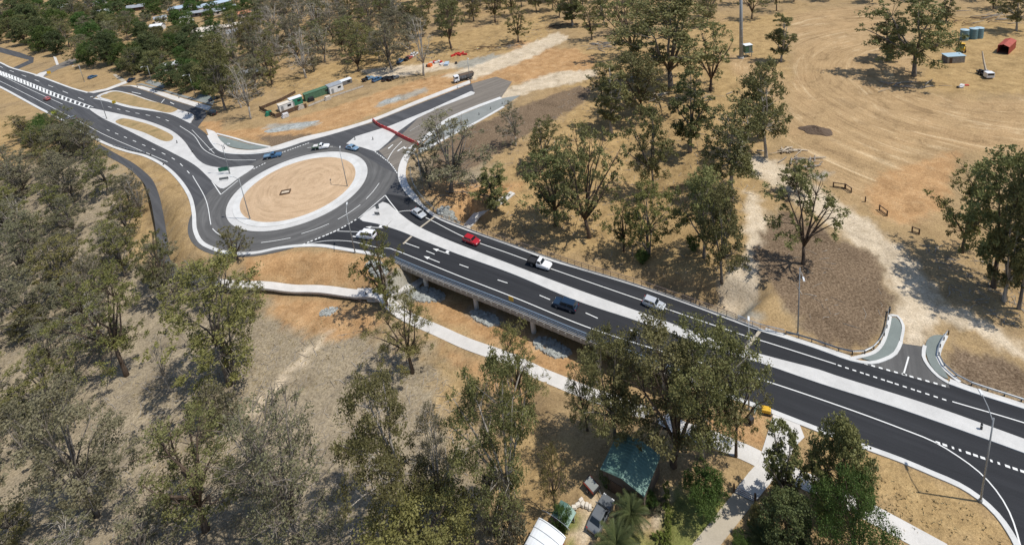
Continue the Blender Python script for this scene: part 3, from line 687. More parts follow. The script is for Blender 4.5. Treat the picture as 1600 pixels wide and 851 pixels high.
def arrow(p0, p1, turn=0, name='turn_arrow', z=0.022, w=0.17):
    a, b = at0(*p0)[:2], at0(*p1)[:2]; d = b-a; L = np.linalg.norm(d); d = d/L; n = np.array([-d[1], d[0]])
    hw = 0.38; hl = L*0.32; m = MB()
    def T(u, v): q = a+d*u+n*v; return (q[0], q[1], z)
    m.add([T(0, -w/2), T(L-hl, -w/2), T(L-hl, w/2), T(0, w/2)], [(0, 1, 2, 3)])
    m.add([T(L-hl, -hw), T(L, 0), T(L-hl, hw)], [(0, 1, 2)])
    if turn:
        s = turn
        m.add([T(0.1*L, 0), T(0.26*L, 0), T(0.26*L, s*1.0), T(0.1*L, s*1.0)], [(0, 1, 2, 3)] if s > 0 else [(3, 2, 1, 0)])
        m.add([T(0.0, s*1.0), T(0.36*L, s*1.0), T(0.18*L, s*1.75)], [(0, 1, 2)] if s > 0 else [(2, 1, 0)])
    return m.build(name, 'paint_white', highway)
arrow((702,397), (676,388), -1); arrow((687,410), (662,400)); arrow((598,356), (571,354.5), -1); arrow((614,226), (606,233), 0, z=0.034, w=0.35); arrow((632,229), (620,237), 1, z=0.034, w=0.35)
arrow((340,229), (326,235), 0); 

# ================================================================ BRIDGE
def lerp(a, b, t): return a+(b-a)*t
nearL = resample(spline(px0([(618,408.5),(656,425),(800,482),(919,531),(1105,605)]), 1.5), 1.5)
farL = resample(spline(px0([(676,336),(749,366),(800,384),(903,419),(996,447),(1082,477),(1185,515)]), 1.5), 1.5)
bridge = thing('road_bridge', 'long concrete road bridge over the dry creek with dark space under its near edge', 'bridge', (nearL[0]+farL[-1])/2*np.array([1, 1, 0]))
def local(o, pts): 
    l = np.array(o.location); return [np.asarray(p, float)-l for p in pts]
deck_pts = [p[:2] for p in local(bridge, nearL)]+[p[:2] for p in reversed(local(bridge, farL))]
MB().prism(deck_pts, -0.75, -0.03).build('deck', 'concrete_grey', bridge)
for nm, LL, s in (('near', nearL, 1), ('far', farL, -1)):
    P = local(bridge, LL)
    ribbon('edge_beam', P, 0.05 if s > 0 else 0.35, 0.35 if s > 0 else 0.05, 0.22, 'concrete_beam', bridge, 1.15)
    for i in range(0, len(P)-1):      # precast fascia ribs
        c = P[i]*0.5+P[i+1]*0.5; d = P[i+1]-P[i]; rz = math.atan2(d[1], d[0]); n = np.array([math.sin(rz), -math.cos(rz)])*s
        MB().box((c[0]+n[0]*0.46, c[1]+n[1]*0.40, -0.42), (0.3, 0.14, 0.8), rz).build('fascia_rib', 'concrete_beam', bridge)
for k in (0.13, 0.32, 0.51, 0.70, 0.88):
    a = nearL[int(len(nearL)*k)]; b = farL[int(len(farL)*k)]; aa, bb = local(bridge, [a, b]); d = bb-aa; rz = math.atan2(d[1], d[0]); L = np.linalg.norm(d[:2])
    m = (aa+bb)/2; MB().box((m[0], m[1], -1.2), (L-0.6, 1.1, 0.9), rz).build('headstock', 'concrete', bridge)
    for t in (0.07, 0.36, 0.64, 0.93):
        q = lerp(aa, bb, t); z0 = float(terrain((lerp(a, b, t))[None, :2])[0])-0.6
        MB().tube([(q[0], q[1], z0), (q[0], q[1], -1.6)], 0.5, 14).build('pier', 'concrete', bridge)
for e, pp in enumerate(((nearL[0], farL[0]), (nearL[-1], farL[-1]))):
    a, b = local(bridge, pp); d = b-a; rz = math.atan2(d[1], d[0]); m = (a+b)/2
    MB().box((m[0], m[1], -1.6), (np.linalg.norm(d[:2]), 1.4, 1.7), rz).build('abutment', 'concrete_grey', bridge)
# expansion joint strips
for pp in ([(679,338.5),(648,362)], [(644,368),(630,381)], [(1187,517.5),(1163,547)], [(1118,582),(1106,601)]):
    line(pp, 0.5, 'joint_strip', 'concrete_old', 0.026, highway, False)

def railing(name, label, pts, h, spacing, mat_post, mat_rail, rails, z0=0.15, cat='railing', group=None, post=(0.07, 0.07), inf=0, zfun=None):
    P = resample(pts, spacing); base = P[0].copy()
    zz = [0.0]*len(P) if zfun is None else [zfun(p) for p in P]
    t = thing(name, label, cat, (base[0], base[1], zz[0]), 0, group)
    l = np.array(t.location)
    me = None
    for i, p in enumerate(P):
        d = P[min(i+1, len(P)-1)]-P[max(i-1, 0)]
        if me is None:
            o = MB().box((0, 0, h/2), (post[0], post[1], h)).build('post', mat_post, t); me = o.data
        else:
            o = bpy.data.objects.new('post', me); COL.objects.link(o); o.parent = t
        o.location = (p[0]-l[0], p[1]-l[1], zz[i]+z0-l[2]); o.rotation_euler = (0, 0, math.atan2(d[1], d[0]))
    for (rh, rr) in rails:
        MB().tube([(p[0]-l[0], p[1]-l[1], zz[i]+z0+rh-l[2]) for i, p in enumerate(P)], rr, 5).build('rail', mat_rail, t)
    return t
railing('bridge_railing', 'blue grey steel railing along the near edge of the bridge', nearL, 1.15, 2.0, 'steel_blue', 'steel_blue', [(1.12, 0.07), (0.75, 0.04), (0.4, 0.04)], 0.22)
railing('bridge_railing', 'long brown steel railing along the far edge of the bridge', spline(px0([(690,342),(749,364.5),(800,382),(903,417),(996,445),(1082,475),(1150,500)]), 1.5), 1.15, 1.6, 'steel_brown', 'steel_brown', [(1.12, 0.06), (0.75, 0.035), (0.4, 0.035)], 0.22)
railing('bridge_railing', 'blue steel end railing between the brown bridge railing and the guard rail', spline(px0([(1153,501),(1185,514),(1225,524)]), 1.0), 1.15, 1.2, 'steel_blue', 'steel_blue', [(1.12, 0.06), (0.75, 0.035), (0.4, 0.035)], 0.1)
railing('path_railing', 'low grey railing on the curve of the creek path', [at(500,461), at(520,463), at(545,468), at(572,478)], 1.05, 1.6, 'steel_brown', 'steel_brown', [(1.02, 0.04), (0.55, 0.03)], 0.0, zfun=lambda p: float(terrain(p[None, :2])[0]))
railing('path_railing', 'grey steel railing behind the kerb where the roundabout leads onto the bridge', spline(px0([(641,262),(644,284),(655,305),(668,320),(690,339)]), 1), 1.05, 1.8, 'steel', 'steel', [(1.02, 0.05), (0.55, 0.03)], 0.0)
def guard(label, pp):
    pts = resample(spline(px0(pp), 1.0), 1.9); l = np.array([*pts[0][:2], 0])
    t = thing('guard_rail', label, 'guard rail', l); me = None
    for i, p in enumerate(pts):
        d = pts[min(i+1, len(pts)-1)]-pts[max(i-1, 0)]
        if me is None: o = MB().box((0, 0, 0.36), (0.13, 0.13, 0.78)).build('post', 'black_plastic', t); me = o.data
        else: o = bpy.data.objects.new('post', me); COL.objects.link(o); o.parent = t
        o.location = (p[0]-l[0], p[1]-l[1], 0); o.rotation_euler = (0, 0, math.atan2(d[1], d[0]))
    L, Rr = strip_verts(pts, 0.10, 0.10); v = []; f = []
    prof = [(0.0, 0.46), (0.09, 0.51), (0.09, 0.57), (0.0, 0.62), (0.09, 0.67), (0.09, 0.73), (0.0, 0.78)]
    for i in range(len(pts)):
        n = (np.array(Rr[i])-np.array(L[i])); n = n/np.linalg.norm(n)
        for o_, z in prof: q = np.array(Rr[i])+n*o_-l[:2]; v.append((q[0], q[1], z))
    k = len(prof)
    for i in range(len(pts)-1):
        for j in range(k-1): f.append((i*k+j, (i+1)*k+j, (i+1)*k+j+1, i*k+j+1))
    link_mesh('rail', v, f, 'steel', t)
guard('steel guard rail curling around the left side of the side road mouth', [(1390,488),(1386,512),(1377,534),(1362,549),(1340,555),(1310,549),(1270,535),(1228,523)])
guard('steel guard rail curling around the right side of the side road mouth', [(1482,522),(1470,540),(1467,558),(1480,578),(1510,598),(1560,615),(1600,628),(1680,655)])
guard('short white guard rail by the kerb west of the roundabout', [(178,228),(205,235),(228,240)])

# ================================================================ TREES
def leaf_cloud(rng, centres, radii, counts, size, tints, flat_=0.8, droop=0.5):
    P, T, S = [], [], []
    for c, r, n, tn in zip(centres, radii, counts, tints):
        k = max(3, int(n/20)); d = rng.normal(size=(k, 3)); d /= np.linalg.norm(d, axis=1)[:, None]
        sub = d*(rng.uniform(0.25, 0.95, k)[:, None])*r*np.array([1, 1, flat_])
        w = rng.integers(0, k, n); q = sub[w]+rng.normal(size=(n, 3))*r*0.17*np.array([1, 1, 0.9])
        P.append(c+q); subt = rng.uniform(-0.16, 0.16, k)
        T.append(np.clip(tn+subt[w]+rng.uniform(-0.14, 0.14, n), 0, 1))
    P = np.concatenate(P); T = np.concatenate(T); n = len(P)
    a = rng.normal(size=(n, 3)); a[:, 2] -= droop; a /= np.linalg.norm(a, axis=1)[:, None]
    b = np.cross(a, rng.normal(size=(n, 3))); b /= np.linalg.norm(b, axis=1)[:, None]
    l = size*rng.uniform(0.6, 1.35, n)[:, None]; w = l*rng.uniform(0.45, 0.75, n)[:, None]
    V = np.stack([P-a*l/2-b*w*0.35, P-a*l*0.1+b*w/2, P+a*l/2+b*w*0.25, P+a*l*0.1-b*w/2], 1).reshape(-1, 3)
    return V, np.repeat(T, 4)
def leaf_mesh(name, V, T, mat):
    n = len(V)//4; me = bpy.data.meshes.new(name)
    me.vertices.add(len(V)); me.vertices.foreach_set('co', V.astype(np.float32).ravel())
    me.loops.add(4*n); me.loops.foreach_set('vertex_index', np.arange(4*n, dtype=np.int32))
    me.polygons.add(n); me.polygons.foreach_set('loop_start', np.arange(0, 4*n, 4, dtype=np.int32))
    me.update(calc_edges=True)
    a = me.attributes.new('tint', 'FLOAT', 'POINT'); a.data.foreach_set('value', T.astype(np.float32))
    me.materials.append(MATS[mat]); return me
def tree_proto(seed, leafmat, barkmat, H=20.0, R=6.0, lo=0.32, nl=6, nc=44, leaves=95, size=0.5, cr=(0.20, 0.34), stems=1, prof=0.75, top=0.9, twigs=0, fork=(0.16, 0.32), skew=0.5, tint=(0.25, 0.75), trunk=0.016):
    rng = np.random.default_rng(seed); m = MB()
    # lobes make the outline uneven
    lob = rng.uniform(0, 6.283, 3); la = rng.uniform(0.12, 0.3, 3)
    off = rng.normal(size=2)*R*0.12*skew
    C = []
    tries = 0
    while len(C) < nc and tries < 4000:
        tries += 1
        u = rng.uniform(0, 1); th = rng.uniform(0, 6.283)
        rr = R*(math.sin(math.pi*min(1, 0.16+0.84*u*top))**prof)*(1+sum(la[k]*math.sin((k+1)*th+lob[k]+3*u) for k in range(3)))
        r = rr*math.sqrt(rng.uniform(0.05, 1.0))*0.92
        p = np.array([off[0]*u+r*math.cos(th), off[1]*u+r*math.sin(th), H*(lo+(0.96-lo)*u)])
        if all(np.linalg.norm((p-q)*np.array([1, 1, 0.8])) > R*0.20 for q in C): C.append(p)
    C = np.array(C); n = len(C)
    order = np.argsort(-(C[:, 2]/H+0.35*np.hypot(C[:, 0], C[:, 1])/R+rng.uniform(-0.35, 0.35, n)))
    bones = []
    for s in range(stems):
        a = 6.283*s/stems+rng.uniform(0, 2); o = np.array([math.cos(a), math.sin(a), 0])*R*0.05*(stems > 1)
        fh = H*rng.uniform(*fork); le = rng.normal(size=2)*fh*0.08+o[:2]*fh*0.35
        tr = [o+[0, 0, -0.6], o+[le[0]*0.1, le[1]*0.1, 0.25*fh], o+[le[0]*0.5, le[1]*0.5, 0.6*fh], o+[le[0], le[1], fh]]
        k = H*trunk/(stems**0.4); m.tube(tr, [k*1.45, k*1.12, k*0.95, k*0.85], 7)
        f = tr[-1]
        mine = [order[j] for j in range(n) if j % stems == s][:max(2, nl//stems)]
        for j in mine:
            e = C[j]; mid1 = f*0.66+e*0.34+np.array([0, 0, H*0.02])+rng.normal(size=3)*R*0.05; mid2 = f*0.3+e*0.7+np.array([0, 0, H*0.015])+rng.normal(size=3)*R*0.05
            q = [f, mid1, mid2, e]; m.tube(q, [k*0.72, k*0.5, k*0.3, k*0.10], 5); bones += [(f*(1-t)+mid1*t, k*0.5*(1-0.3*t)) for t in (0.3, 0.65, 1)]+[(mid1*(1-t)+mid2*t, k*0.33) for t in (0.35, 0.7, 1)]
    B = np.array([b[0] for b in bones]); used = set()
    for j in range(n):
        e = C[j]; d = np.linalg.norm(B-e, axis=1)+np.where(B[:, 2] > e[2]-0.3, 3.0, 0)
        i = int(np.argmin(d)); s0 = B[i]; k = bones[i][1]*0.55
        mid = s0*0.5+e*0.5+rng.normal(size=3)*R*0.04+np.array([0, 0, 0.15])
        m.tube([s0, mid, e], [k, k*0.6, k*0.22], 4, False)
        for t in range(twigs):
            v = rng.normal(size=3); v[2] = abs(v[2])*0.6; v = v/np.linalg.norm(v)*R*rng.uniform(0.18, 0.36)
            m.tube([mid*0.4+e*0.6, e+v*0.5+rng.normal(size=3)*0.1, e+v], [0.045, 0.035, 0.018], 3, False)
    rad = R*rng.uniform(cr[0], cr[1], n); cnt = np.maximum(8, (leaves*(rad/(R*0.27))**2*rng.uniform(0.55, 1.3, n))).astype(int)
    ti = rng.uniform(tint[0], tint[1], n)
    V, T = leaf_cloud(rng, C, rad, cnt, size, ti)
    tm = bpy.data.meshes.new('trunk'); tm.from_pydata(m.v, [], m.f); tm.materials.append(MATS[barkmat]); tm.polygons.foreach_set('use_smooth', [True]*len(tm.polygons)); tm.update()
    return tm, leaf_mesh('crown', V, T, leafmat), H, R
PROTO = {
    'tall':   [tree_proto(301+i, 'leaf_gum', 'bark_pale', nc=62, leaves=300, lo=0.38, size=0.34, cr=(0.19, 0.31), fork=(0.3, 0.4)) for i in range(2)],
    'gum':    [tree_proto(11+i, 'leaf_gum', ['bark_grey', 'bark_brown', 'bark_pale'][i % 3], nc=70, leaves=225, lo=0.24, size=0.36, cr=(0.17, 0.30)) for i in range(4)],
    'open':   [tree_proto(31+i, ['leaf_gum', 'leaf_olive'][i % 2], 'bark_brown', nc=56, leaves=185, lo=0.22, cr=(0.14, 0.27), nl=8, twigs=1, size=0.35) for i in range(3)],
    'slim':   [tree_proto(51+i, 'leaf_gum', ['bark_pale', 'bark_grey'][i % 2], R=3.6, nc=56, leaves=170, lo=0.18, cr=(0.22, 0.38), prof=0.6, size=0.34, nl=4) for i in range(3)],
    'multi':  [tree_proto(71+i, 'leaf_olive', 'bark_grey', nc=72, leaves=230, lo=0.20, stems=4, nl=12, fork=(0.2, 0.34), cr=(0.14, 0.27), size=0.34) for i in range(2)],
    'sparse': [tree_proto(91+i, 'leaf_grey', ['bark_grey', 'bark_pale'][i % 2], nc=66, leaves=130, lo=0.15, nl=10, twigs=3, cr=(0.16, 0.30), size=0.32, fork=(0.10, 0.22)) for i in range(4)],
    'wood':   [tree_proto(111+i, ['leaf_grey', 'leaf_gum', 'leaf_olive'][i % 3], 'bark_grey', nc=62, leaves=160, lo=0.16, nl=9, twigs=2, cr=(0.17, 0.31), size=0.34) for i in range(4)],
    'bushy':  [tree_proto(131+i, 'leaf_green', 'bark_brown', H=10, R=4.5, nc=80, leaves=260, lo=0.10, cr=(0.2, 0.32), size=0.24, fork=(0.08, 0.14), tint=(0.15, 0.8)) for i in range(2)],
    'shade':  [tree_proto(151+i, 'leaf_dark', 'bark_brown', H=14, R=5, nc=76, leaves=240, lo=0.12, cr=(0.2, 0.33), size=0.32, fork=(0.1, 0.2)) for i in range(3)],
    'cone':   [tree_proto(171, 'leaf_gum', 'bark_brown', H=14, R=3.6, nc=90, leaves=220, lo=0.06, prof=1.0, top=0.98, cr=(0.22, 0.36), size=0.26)],
    'olive':  [tree_proto(181+i, 'leaf_olive', 'bark_brown', H=8, R=5, nc=90, leaves=360, lo=0.12, cr=(0.18, 0.30), size=0.19, fork=(0.06, 0.12), stems=3, nl=9) for i in range(2)],
    'scrub':  [tree_proto(191+i, 'leaf_grey', 'bark_grey', H=5, R=3, nc=46, leaves=110, lo=0.10, stems=4, nl=8, fork=(0.06, 0.15), twigs=3, size=0.22, trunk=0.012) for i in range(2)],
    'near_gum':    [tree_proto(411+i, 'leaf_gum', ['bark_pale', 'bark_grey', 'bark_brown'][i % 3], nc=74, leaves=440, lo=0.26, size=0.245, cr=(0.16, 0.29)) for i in range(3)],
    'near_open':   [tree_proto(431+i, ['leaf_olive', 'leaf_gum'][i % 2], 'bark_brown', nc=60, leaves=370, lo=0.22, cr=(0.13, 0.26), nl=8, twigs=2, size=0.235) for i in range(2)],
    'near_multi':  [tree_proto(471+i, ['leaf_grey', 'leaf_olive'][i % 2], 'bark_grey', nc=80, leaves=400, lo=0.20, stems=4, nl=12, fork=(0.2, 0.34), cr=(0.13, 0.26), size=0.235, twigs=1) for i in range(2)],
    'near_sparse': [tree_proto(491+i, 'leaf_grey', ['bark_grey', 'bark_pale'][i % 2], nc=74, leaves=240, lo=0.15, nl=10, twigs=4, cr=(0.15, 0.29), size=0.22, fork=(0.10, 0.22)) for i in range(2)],
    'near_green':  [tree_proto(531, 'leaf_green', 'bark_brown', H=10, R=4.5, nc=96, leaves=520, lo=0.10, cr=(0.17, 0.29), size=0.15, fork=(0.08, 0.14), tint=(0.15, 0.85))],
    'bare':   [tree_proto(201+i, 'leaf_grey', 'bark_pale', nc=40, leaves=12, lo=0.25, nl=9, twigs=6, cr=(0.2, 0.3), size=0.36) for i in range(2)],
}
tree_rng = random.Random(5); TREE_BASES = []
def tree(kind, pos, h, r, label, group=None, name='gum_tree', cat='tree', lean=0.0, var=None):
    pr = PROTO[kind]; tm, cm, H, Rr = pr[tree_rng.randrange(len(pr)) if var is None else var % len(pr)]
    t = thing(name, label, cat, (pos[0], pos[1], pos[2]-0.1), tree_rng.uniform(0, 6.283), group)
    t.scale = (r/Rr, r/Rr, h/H)
    if lean: t.rotation_euler[0] = lean*tree_rng.uniform(-1, 1); t.rotation_euler[1] = lean*tree_rng.uniform(-1, 1)
    for nm, me in (('trunk', tm), ('crown', cm)):
        o = bpy.data.objects.new(nm, me); COL.objects.link(o); o.parent = t
    TREE_BASES.append((pos[0], pos[1], r))
    return t
def tree_px(kind, bx, by, top, w, label, group=None, name='gum_tree', cat='tree', lean=0.03, var=None):
    p = at(bx, by)
    lo, hi = 0.5, 60.0
    for i in range(30):
        md = (lo+hi)/2; y = project(p+np.array([0, 0, md]))[1]
        if y > top: lo = md
        else: hi = md
    h = lo; e = project(p+np.array([1, 0, h*0.6]))[0]-project(p+np.array([0, 0, h*0.6]))[0]
    return tree(kind, p, h*0.96, max(0.8, w/2/e*0.94), label, group, name, cat, lean, var)
TL = [
 # right side
 ('gum',1428,119,-18,118,'large dense gum tree alone in the bare dirt yard',0), ('slim',1387,93,14,46,'small gum beside the large dense gum in the dirt yard',1), ('slim',1220,96,16,38,'slim gum at the left edge of the dirt yard near the tall mast',0),
 ('gum',1197,246,82,88,'dark gum at the left edge of the dirt yard opposite the soil heap',2), ('open',1255,412,245,108,'open gum tree on the brown mulch beside the lone lamp post',0), ('slim',1243,300,250,42,'narrow dark gum above the mulch bed by the pale track',2),
 ('gum',1552,448,222,136,'tallest gum of the clump at the right edge of the picture',1), ('open',1503,394,245,96,'leaning gum at the left of the right edge clump',1), ('gum',1592,482,230,96,'gum cut by the right edge of the picture',3), ('slim',1568,470,300,60,'slender gum between the trunks of the right edge clump',0),
 # middle cluster between the bridge and the yard
 ('gum',1128,440,278,84,'dense gum with twin pale trunks beside the pale side track',0), ('gum',1100,402,252,96,'gum just left behind the twin trunk gum by the side track',3),
 ('multi',1014,398,278,92,'many stemmed gum nearest the far bridge railing',0), ('open',975,392,305,68,'smaller gum left of the many stemmed gum by the far railing',1),
 ('open',921,371,172,118,'tall open gum with dark straight trunk behind the bridge railing',2), ('gum',868,352,222,108,'leafy gum left of the tall open gum behind the bridge',1),
 ('slim',775,328,255,58,'young gum standing beside the short path end',1), ('sparse',705,300,172,128,'spreading grey bush tree beside the roundabout exit kerb',0), ('sparse',672,292,215,70,'grey green bush between the lamp post and the spreading bush tree',2),
 ('sparse',806,228,155,48,'thin grey gum on the brown basin',1), ('gum',1022,300,158,74,'upright gum in the middle of the dry grass wood',0), ('slim',1078,238,98,62,'slim gum with clear trunk in the dry grass wood',1),
 ('gum',1142,298,155,118,'broad gum left of the pale track bend',2), ('slim',955,208,90,56,'dark slim gum right of the brown basin',2), ('gum',1002,178,72,84,'round dark gum above the fallen logs',1),
 ('gum',1048,137,-25,165,'very large gum at the top centre of the picture',3), ('open',1110,142,28,84,'gum right of the very large top gum, nearest the mast',0), ('open',985,92,-20,90,'gum behind the log pile at the top centre',2),
 ('open',915,300,185,60,'thin gum behind the tall open gum',0), ('gum',850,262,180,60,'small dark gum right of the thin grey gum',2), ('slim',1185,215,120,50,'slim gum touching the dark yard edge gum',0), ('open',940,150,95,46,'little gum at the end of the earth mound',1),
 # bottom right
 ('near_gum',1052,726,508,190,'huge gum with white trunk behind the green roofed shed',2), ('near_gum',1096,716,476,160,'huge gum reaching over the near carriageway',0), ('near_gum',962,690,508,120,'gum left of the huge white trunk gum, over the creek path',1), ('near_open',1150,712,535,86,'gum beside the tall lamp post at the near kerb',0), ('near_open',918,672,560,70,'shaded gum behind the shed',1),
 ('near_gum',800,832,552,140,'tall dense gum left of the garden',3), ('near_gum',636,806,578,150,'spreading gum with fan of pale limbs on the creek flat',0), ('near_sparse',692,802,625,80,'thin grey gum right of the gum with fan of limbs',1), ('near_open',868,800,688,56,'small gum beside the garden rockery',2),
 ('near_open',645,582,462,102,'gum with dark shade beside the creek path',0), ('open',606,482,352,84,'gum rising in front of the bridge end',1), ('near_open',815,640,506,92,'thin gum beside the creek path below the bridge middle',2), ('slim',1222,792,648,66,'young grey gum beside the driveway crossing',1),
 # left and bottom left
 ('near_multi',362,598,398,182,'great many limbed gum on the creek flat below the roundabout',1), ('near_open',198,586,415,118,'dark trunked gum at the edge of the left wood',0), ('bare',266,612,520,36,'nearly bare crooked gum on the creek flat',0), ('near_multi',148,808,598,186,'broad gum at the lower left of the picture',0), ('near_open',322,828,652,178,'spreading olive gum at the bottom left of centre',1),
 ('near_sparse',468,862,606,200,'broad grey thinly leaved gum at the bottom of the picture',0), ('near_sparse',415,800,690,120,'grey thin gum left of the broad grey gum',2), ('open',372,405,345,50,'small gum in front of the roundabout kerb',2), ('open',258,470,352,62,'gum hiding the end of the asphalt path',2), ('sparse',222,338,262,34,'leaning grey gum beside the asphalt path',3),
]
for k, bx, by, tp, w, lab, v in TL: tree_px(k, bx, by, tp, w, lab, None, var=v)
for k, bx, by, tp, w, lab in [
 ('cone',1311,806,645,96,'tall dark cone shaped tree beside the near kerb'), ('near_green',1338,905,752,128,'big bright green leafy tree at the bottom right'), ('shade',1238,868,775,92,'dark green tree left of the bright green leafy tree'), ('bushy',1100,790,724,70,'round bright green bush tree by the garden lawn'),
 ('olive',655,885,798,214,'wide olive green bush at the bottom edge'), ('scrub',790,842,736,80,'pale grey green bush beside the tall dense gum'), ('scrub',348,668,598,60,'lone grey shrub on the bare creek flat'),
 ('bushy',950,758,734,22,'small green shrub behind the open trailer'), ('scrub',1290,790,740,40,'grey shrub left of the cone shaped tree'), ('bushy',995,340,330,14,'bright shrub at the foot of the far wood'), ('bushy',1083,390,366,20,'bright green shrub in the shade of the twin trunk gum'), ('bushy',1003,408,388,24,'low green shrub at the foot of the many stemmed gum'),
 ('bushy',880,830,790,30,'green shrub beside the small green roofed shelter'), ('bushy',1015,790,768,24,'green garden shrub right of the shed'), ('bushy',1205,840,812,26,'garden shrub right of the old driveway'), ('cone',1182,838,780,16,'narrow pencil shaped conifer beside the old driveway'), ('bushy',1160,870,838,34,'low garden shrub at the bottom edge beside the old driveway')]:
    tree_px(k, bx, by, tp, w, lab, None, 'shrub' if k in ('scrub', 'olive') or w < 50 else 'leafy_tree', 'shrub' if k in ('scrub', 'olive') or w < 50 else 'tree')
# woods: every tree is its own thing, spread by spacing
ORD = ['first', 'second', 'third', 'fourth', 'fifth', 'sixth', 'seventh', 'eighth', 'ninth', 'tenth', 'eleventh', 'twelfth', 'thirteenth', 'fourteenth', 'fifteenth', 'sixteenth', 'seventeenth', 'eighteenth', 'nineteenth', 'twentieth', 'twenty-first', 'twenty-second', 'twenty-third', 'twenty-fourth', 'twenty-fifth']
KINDW = dict(wood='leafy gum', sparse='thin grey gum', gum='dense gum', open='open gum', shade='dark tree', bushy='bright green tree', bare='bare gum', scrub='low scrub')
def wood(poly, spacing, kinds, hr, rr, label, group, seed, name='gum_tree', limit=400, cat='tree', avoid=0.55):
    rg = random.Random(seed); w = WT(poly); lo, hi = w.min(0), w.max(0); pts = np.zeros((0, 2))
    cand = np.random.default_rng(seed).uniform(lo, hi, (7000, 2)); cand = cand[poly_sd(cand, w) > 0]
    tb = np.array([(q[0], q[1], q[2]*avoid) for q in TREE_BASES[:len(TL)+17]]+[tuple(q) for q in KEEP])
    ok = (np.hypot(cand[:, None, 0]-tb[None, :, 0], cand[:, None, 1]-tb[None, :, 1]) > tb[None, :, 2]).all(1); cand = cand[ok]
    for p in cand:
        if len(pts) and (((pts-p)**2).sum(1) < spacing**2).any(): continue
        z = 0.0; bx, by = project((p[0], p[1], 0)); tx, ty = project((p[0], p[1], hr[1]))
        if by < -2 and ty < -10 or bx < -70 and tx < -70 or bx > 1670 or ty > 890: continue      # nothing of it shows
        pts = np.vstack([pts, p])
        if len(pts) >= limit: break
    made = []
    for p in pts:
        h = rg.uniform(*hr); k = rg.choice(kinds)
        made.append((k, tree(k, np.array([p[0], p[1], float(terrain(p[None])[0])]), h, h*rg.uniform(*rr), label, group, name, cat, 0.06), project((p[0], p[1], 0))))
    # say which one: row by depth, then its place from the left
    made.sort(key=lambda q: -q[2][1]); nr = max(1, min(5, round(len(made)/9))); n = len(made)
    rows = ['nearest row', 'second row', 'middle row', 'fourth row', 'back row'] if nr == 5 else [['only row'], ['front row', 'back row'], ['front row', 'middle row', 'back row'], ['front row', 'second row', 'third row', 'back row']][nr-1]
    for r in range(nr):
        row = sorted(made[n*r//nr:n*(r+1)//nr], key=lambda q: q[2][0])
        for i, (k, o, _) in enumerate(row):
            place = ORD[i] if i < len(ORD) else '%dth' % (i+1)
            o['label'] = '%s, %s from left, %s of %s' % (KINDW[k], place, rows[r], label)
    return pts
# houses in the far suburb: roof centre on the photo, footprint, turn, roof and wall
HOUSES = [
 (283,14,17,9,'roof_blue','wall_white','house with pale blue roof at the top left',0.15), (252,30,9,7,'roof_grey','wall_white','small house with pale grey roof behind trees left of the pale blue roof',0.6), (247,43,9,7,'roof_white','wall_white','small white roofed house at the edge of the far trees',0.1), (327,49,19,10,'roof_cream','wall_cream','house with wide cream roof among the far trees',0.15), (318,60,8,6,'roof_cream','wall_cream','small cream annexe below the wide cream roof',0.4),
 (294,37,9,6,'roof_cream','wall_white','small cream roofed cottage left of the wide cream roof',0.5), (335,8,28,9,'roof_blue','wall_cream','long pale blue roofed house at the top edge',0.75), (312,21,18,6,'roof_grey','wall_timber','long grey roofed house below the long pale blue roof',0.1), (352,16,18,9,'roof_grey','wall_cream','grey roofed house right of the long pale blue roof',0.6), (365,42,14,6,'roof_cream','wall_cream','narrow cream roofed house right of the wide cream roof',0.4), (371,52,12,8,'roof_grey','wall_white','grey roofed house among grey trees',0.3), (272,104,9,6,'roof_white','wall_white','small white roofed house close behind the service road trees',0.3), (390,118,14,6,'roof_grey','wall_brown','long grey roofed shed behind the site compound trees',0.45), (150,5,18,9,'roof_grey','wall_white','grey roofed house at the far top left',0.2), (98,12,18,9,'roof_white','wall_cream','white roofed house at the top left corner',0.3), (290,29,7,5,'roof_white','wall_white','tiny white roof between the pale blue and cream roofs',0.2), (383,22,10,7,'roof_terracotta','wall_cream','terracotta roofed house behind brown trees',0.5), (215,12,16,9,'roof_grey','wall_brown','dim grey roofed house behind the dark tree row',0.2), (160,20,16,9,'roof_white','wall_white','pale roofed house half hidden in the top left wood',0.25),
]
KEEP = [(*at0(h[0], h[1]+6)[:2], 8.0) for h in HOUSES]
KEEP += [(*at0(x, y)[:2], r) for x, y, r in ((590,126,8),(612,124,7),(626,96,6),(638,92,5),(648,86,5),(465,160,10),(500,146,10),(528,140,10),(722,118,10),(680,102,14),(330,178,6),(1168,85,5),(560,130,8),(425,170,9),(205,125,7),(147,122,4))]
G_LEFT = 'gum trees of the dense wood left of the roundabout'
wood([(-60,300),(20,255),(60,235),(150,245),(205,300),(215,360),(235,430),(175,470),(60,520),(-60,560)], 8.4, ['wood', 'wood', 'sparse', 'wood'], (10, 16), (0.34, 0.44), 'dense wood left of roundabout', G_LEFT, 1)
wood([(-60,560),(60,520),(160,500),(170,560),(110,610),(80,700),(20,760),(-60,800)], 8.0, ['wood', 'sparse', 'wood', 'scrub'], (7, 14), (0.36, 0.46), 'lower left wood', 'gum trees along the lower left edge', 2)
wood([(-60,760),(20,770),(110,840),(240,850),(240,930),(-60,930)], 7.0, ['wood', 'sparse', 'scrub'], (6, 10), (0.4, 0.5), 'bottom left corner', 'low gums in the bottom left corner', 3)
wood([(260,440),(340,462),(400,475),(390,500),(300,500),(250,490)], 9.0, ['wood', 'sparse'], (8, 13), (0.34, 0.42), 'thicket below creek path', 'gums in the thicket below the creek path', 4)
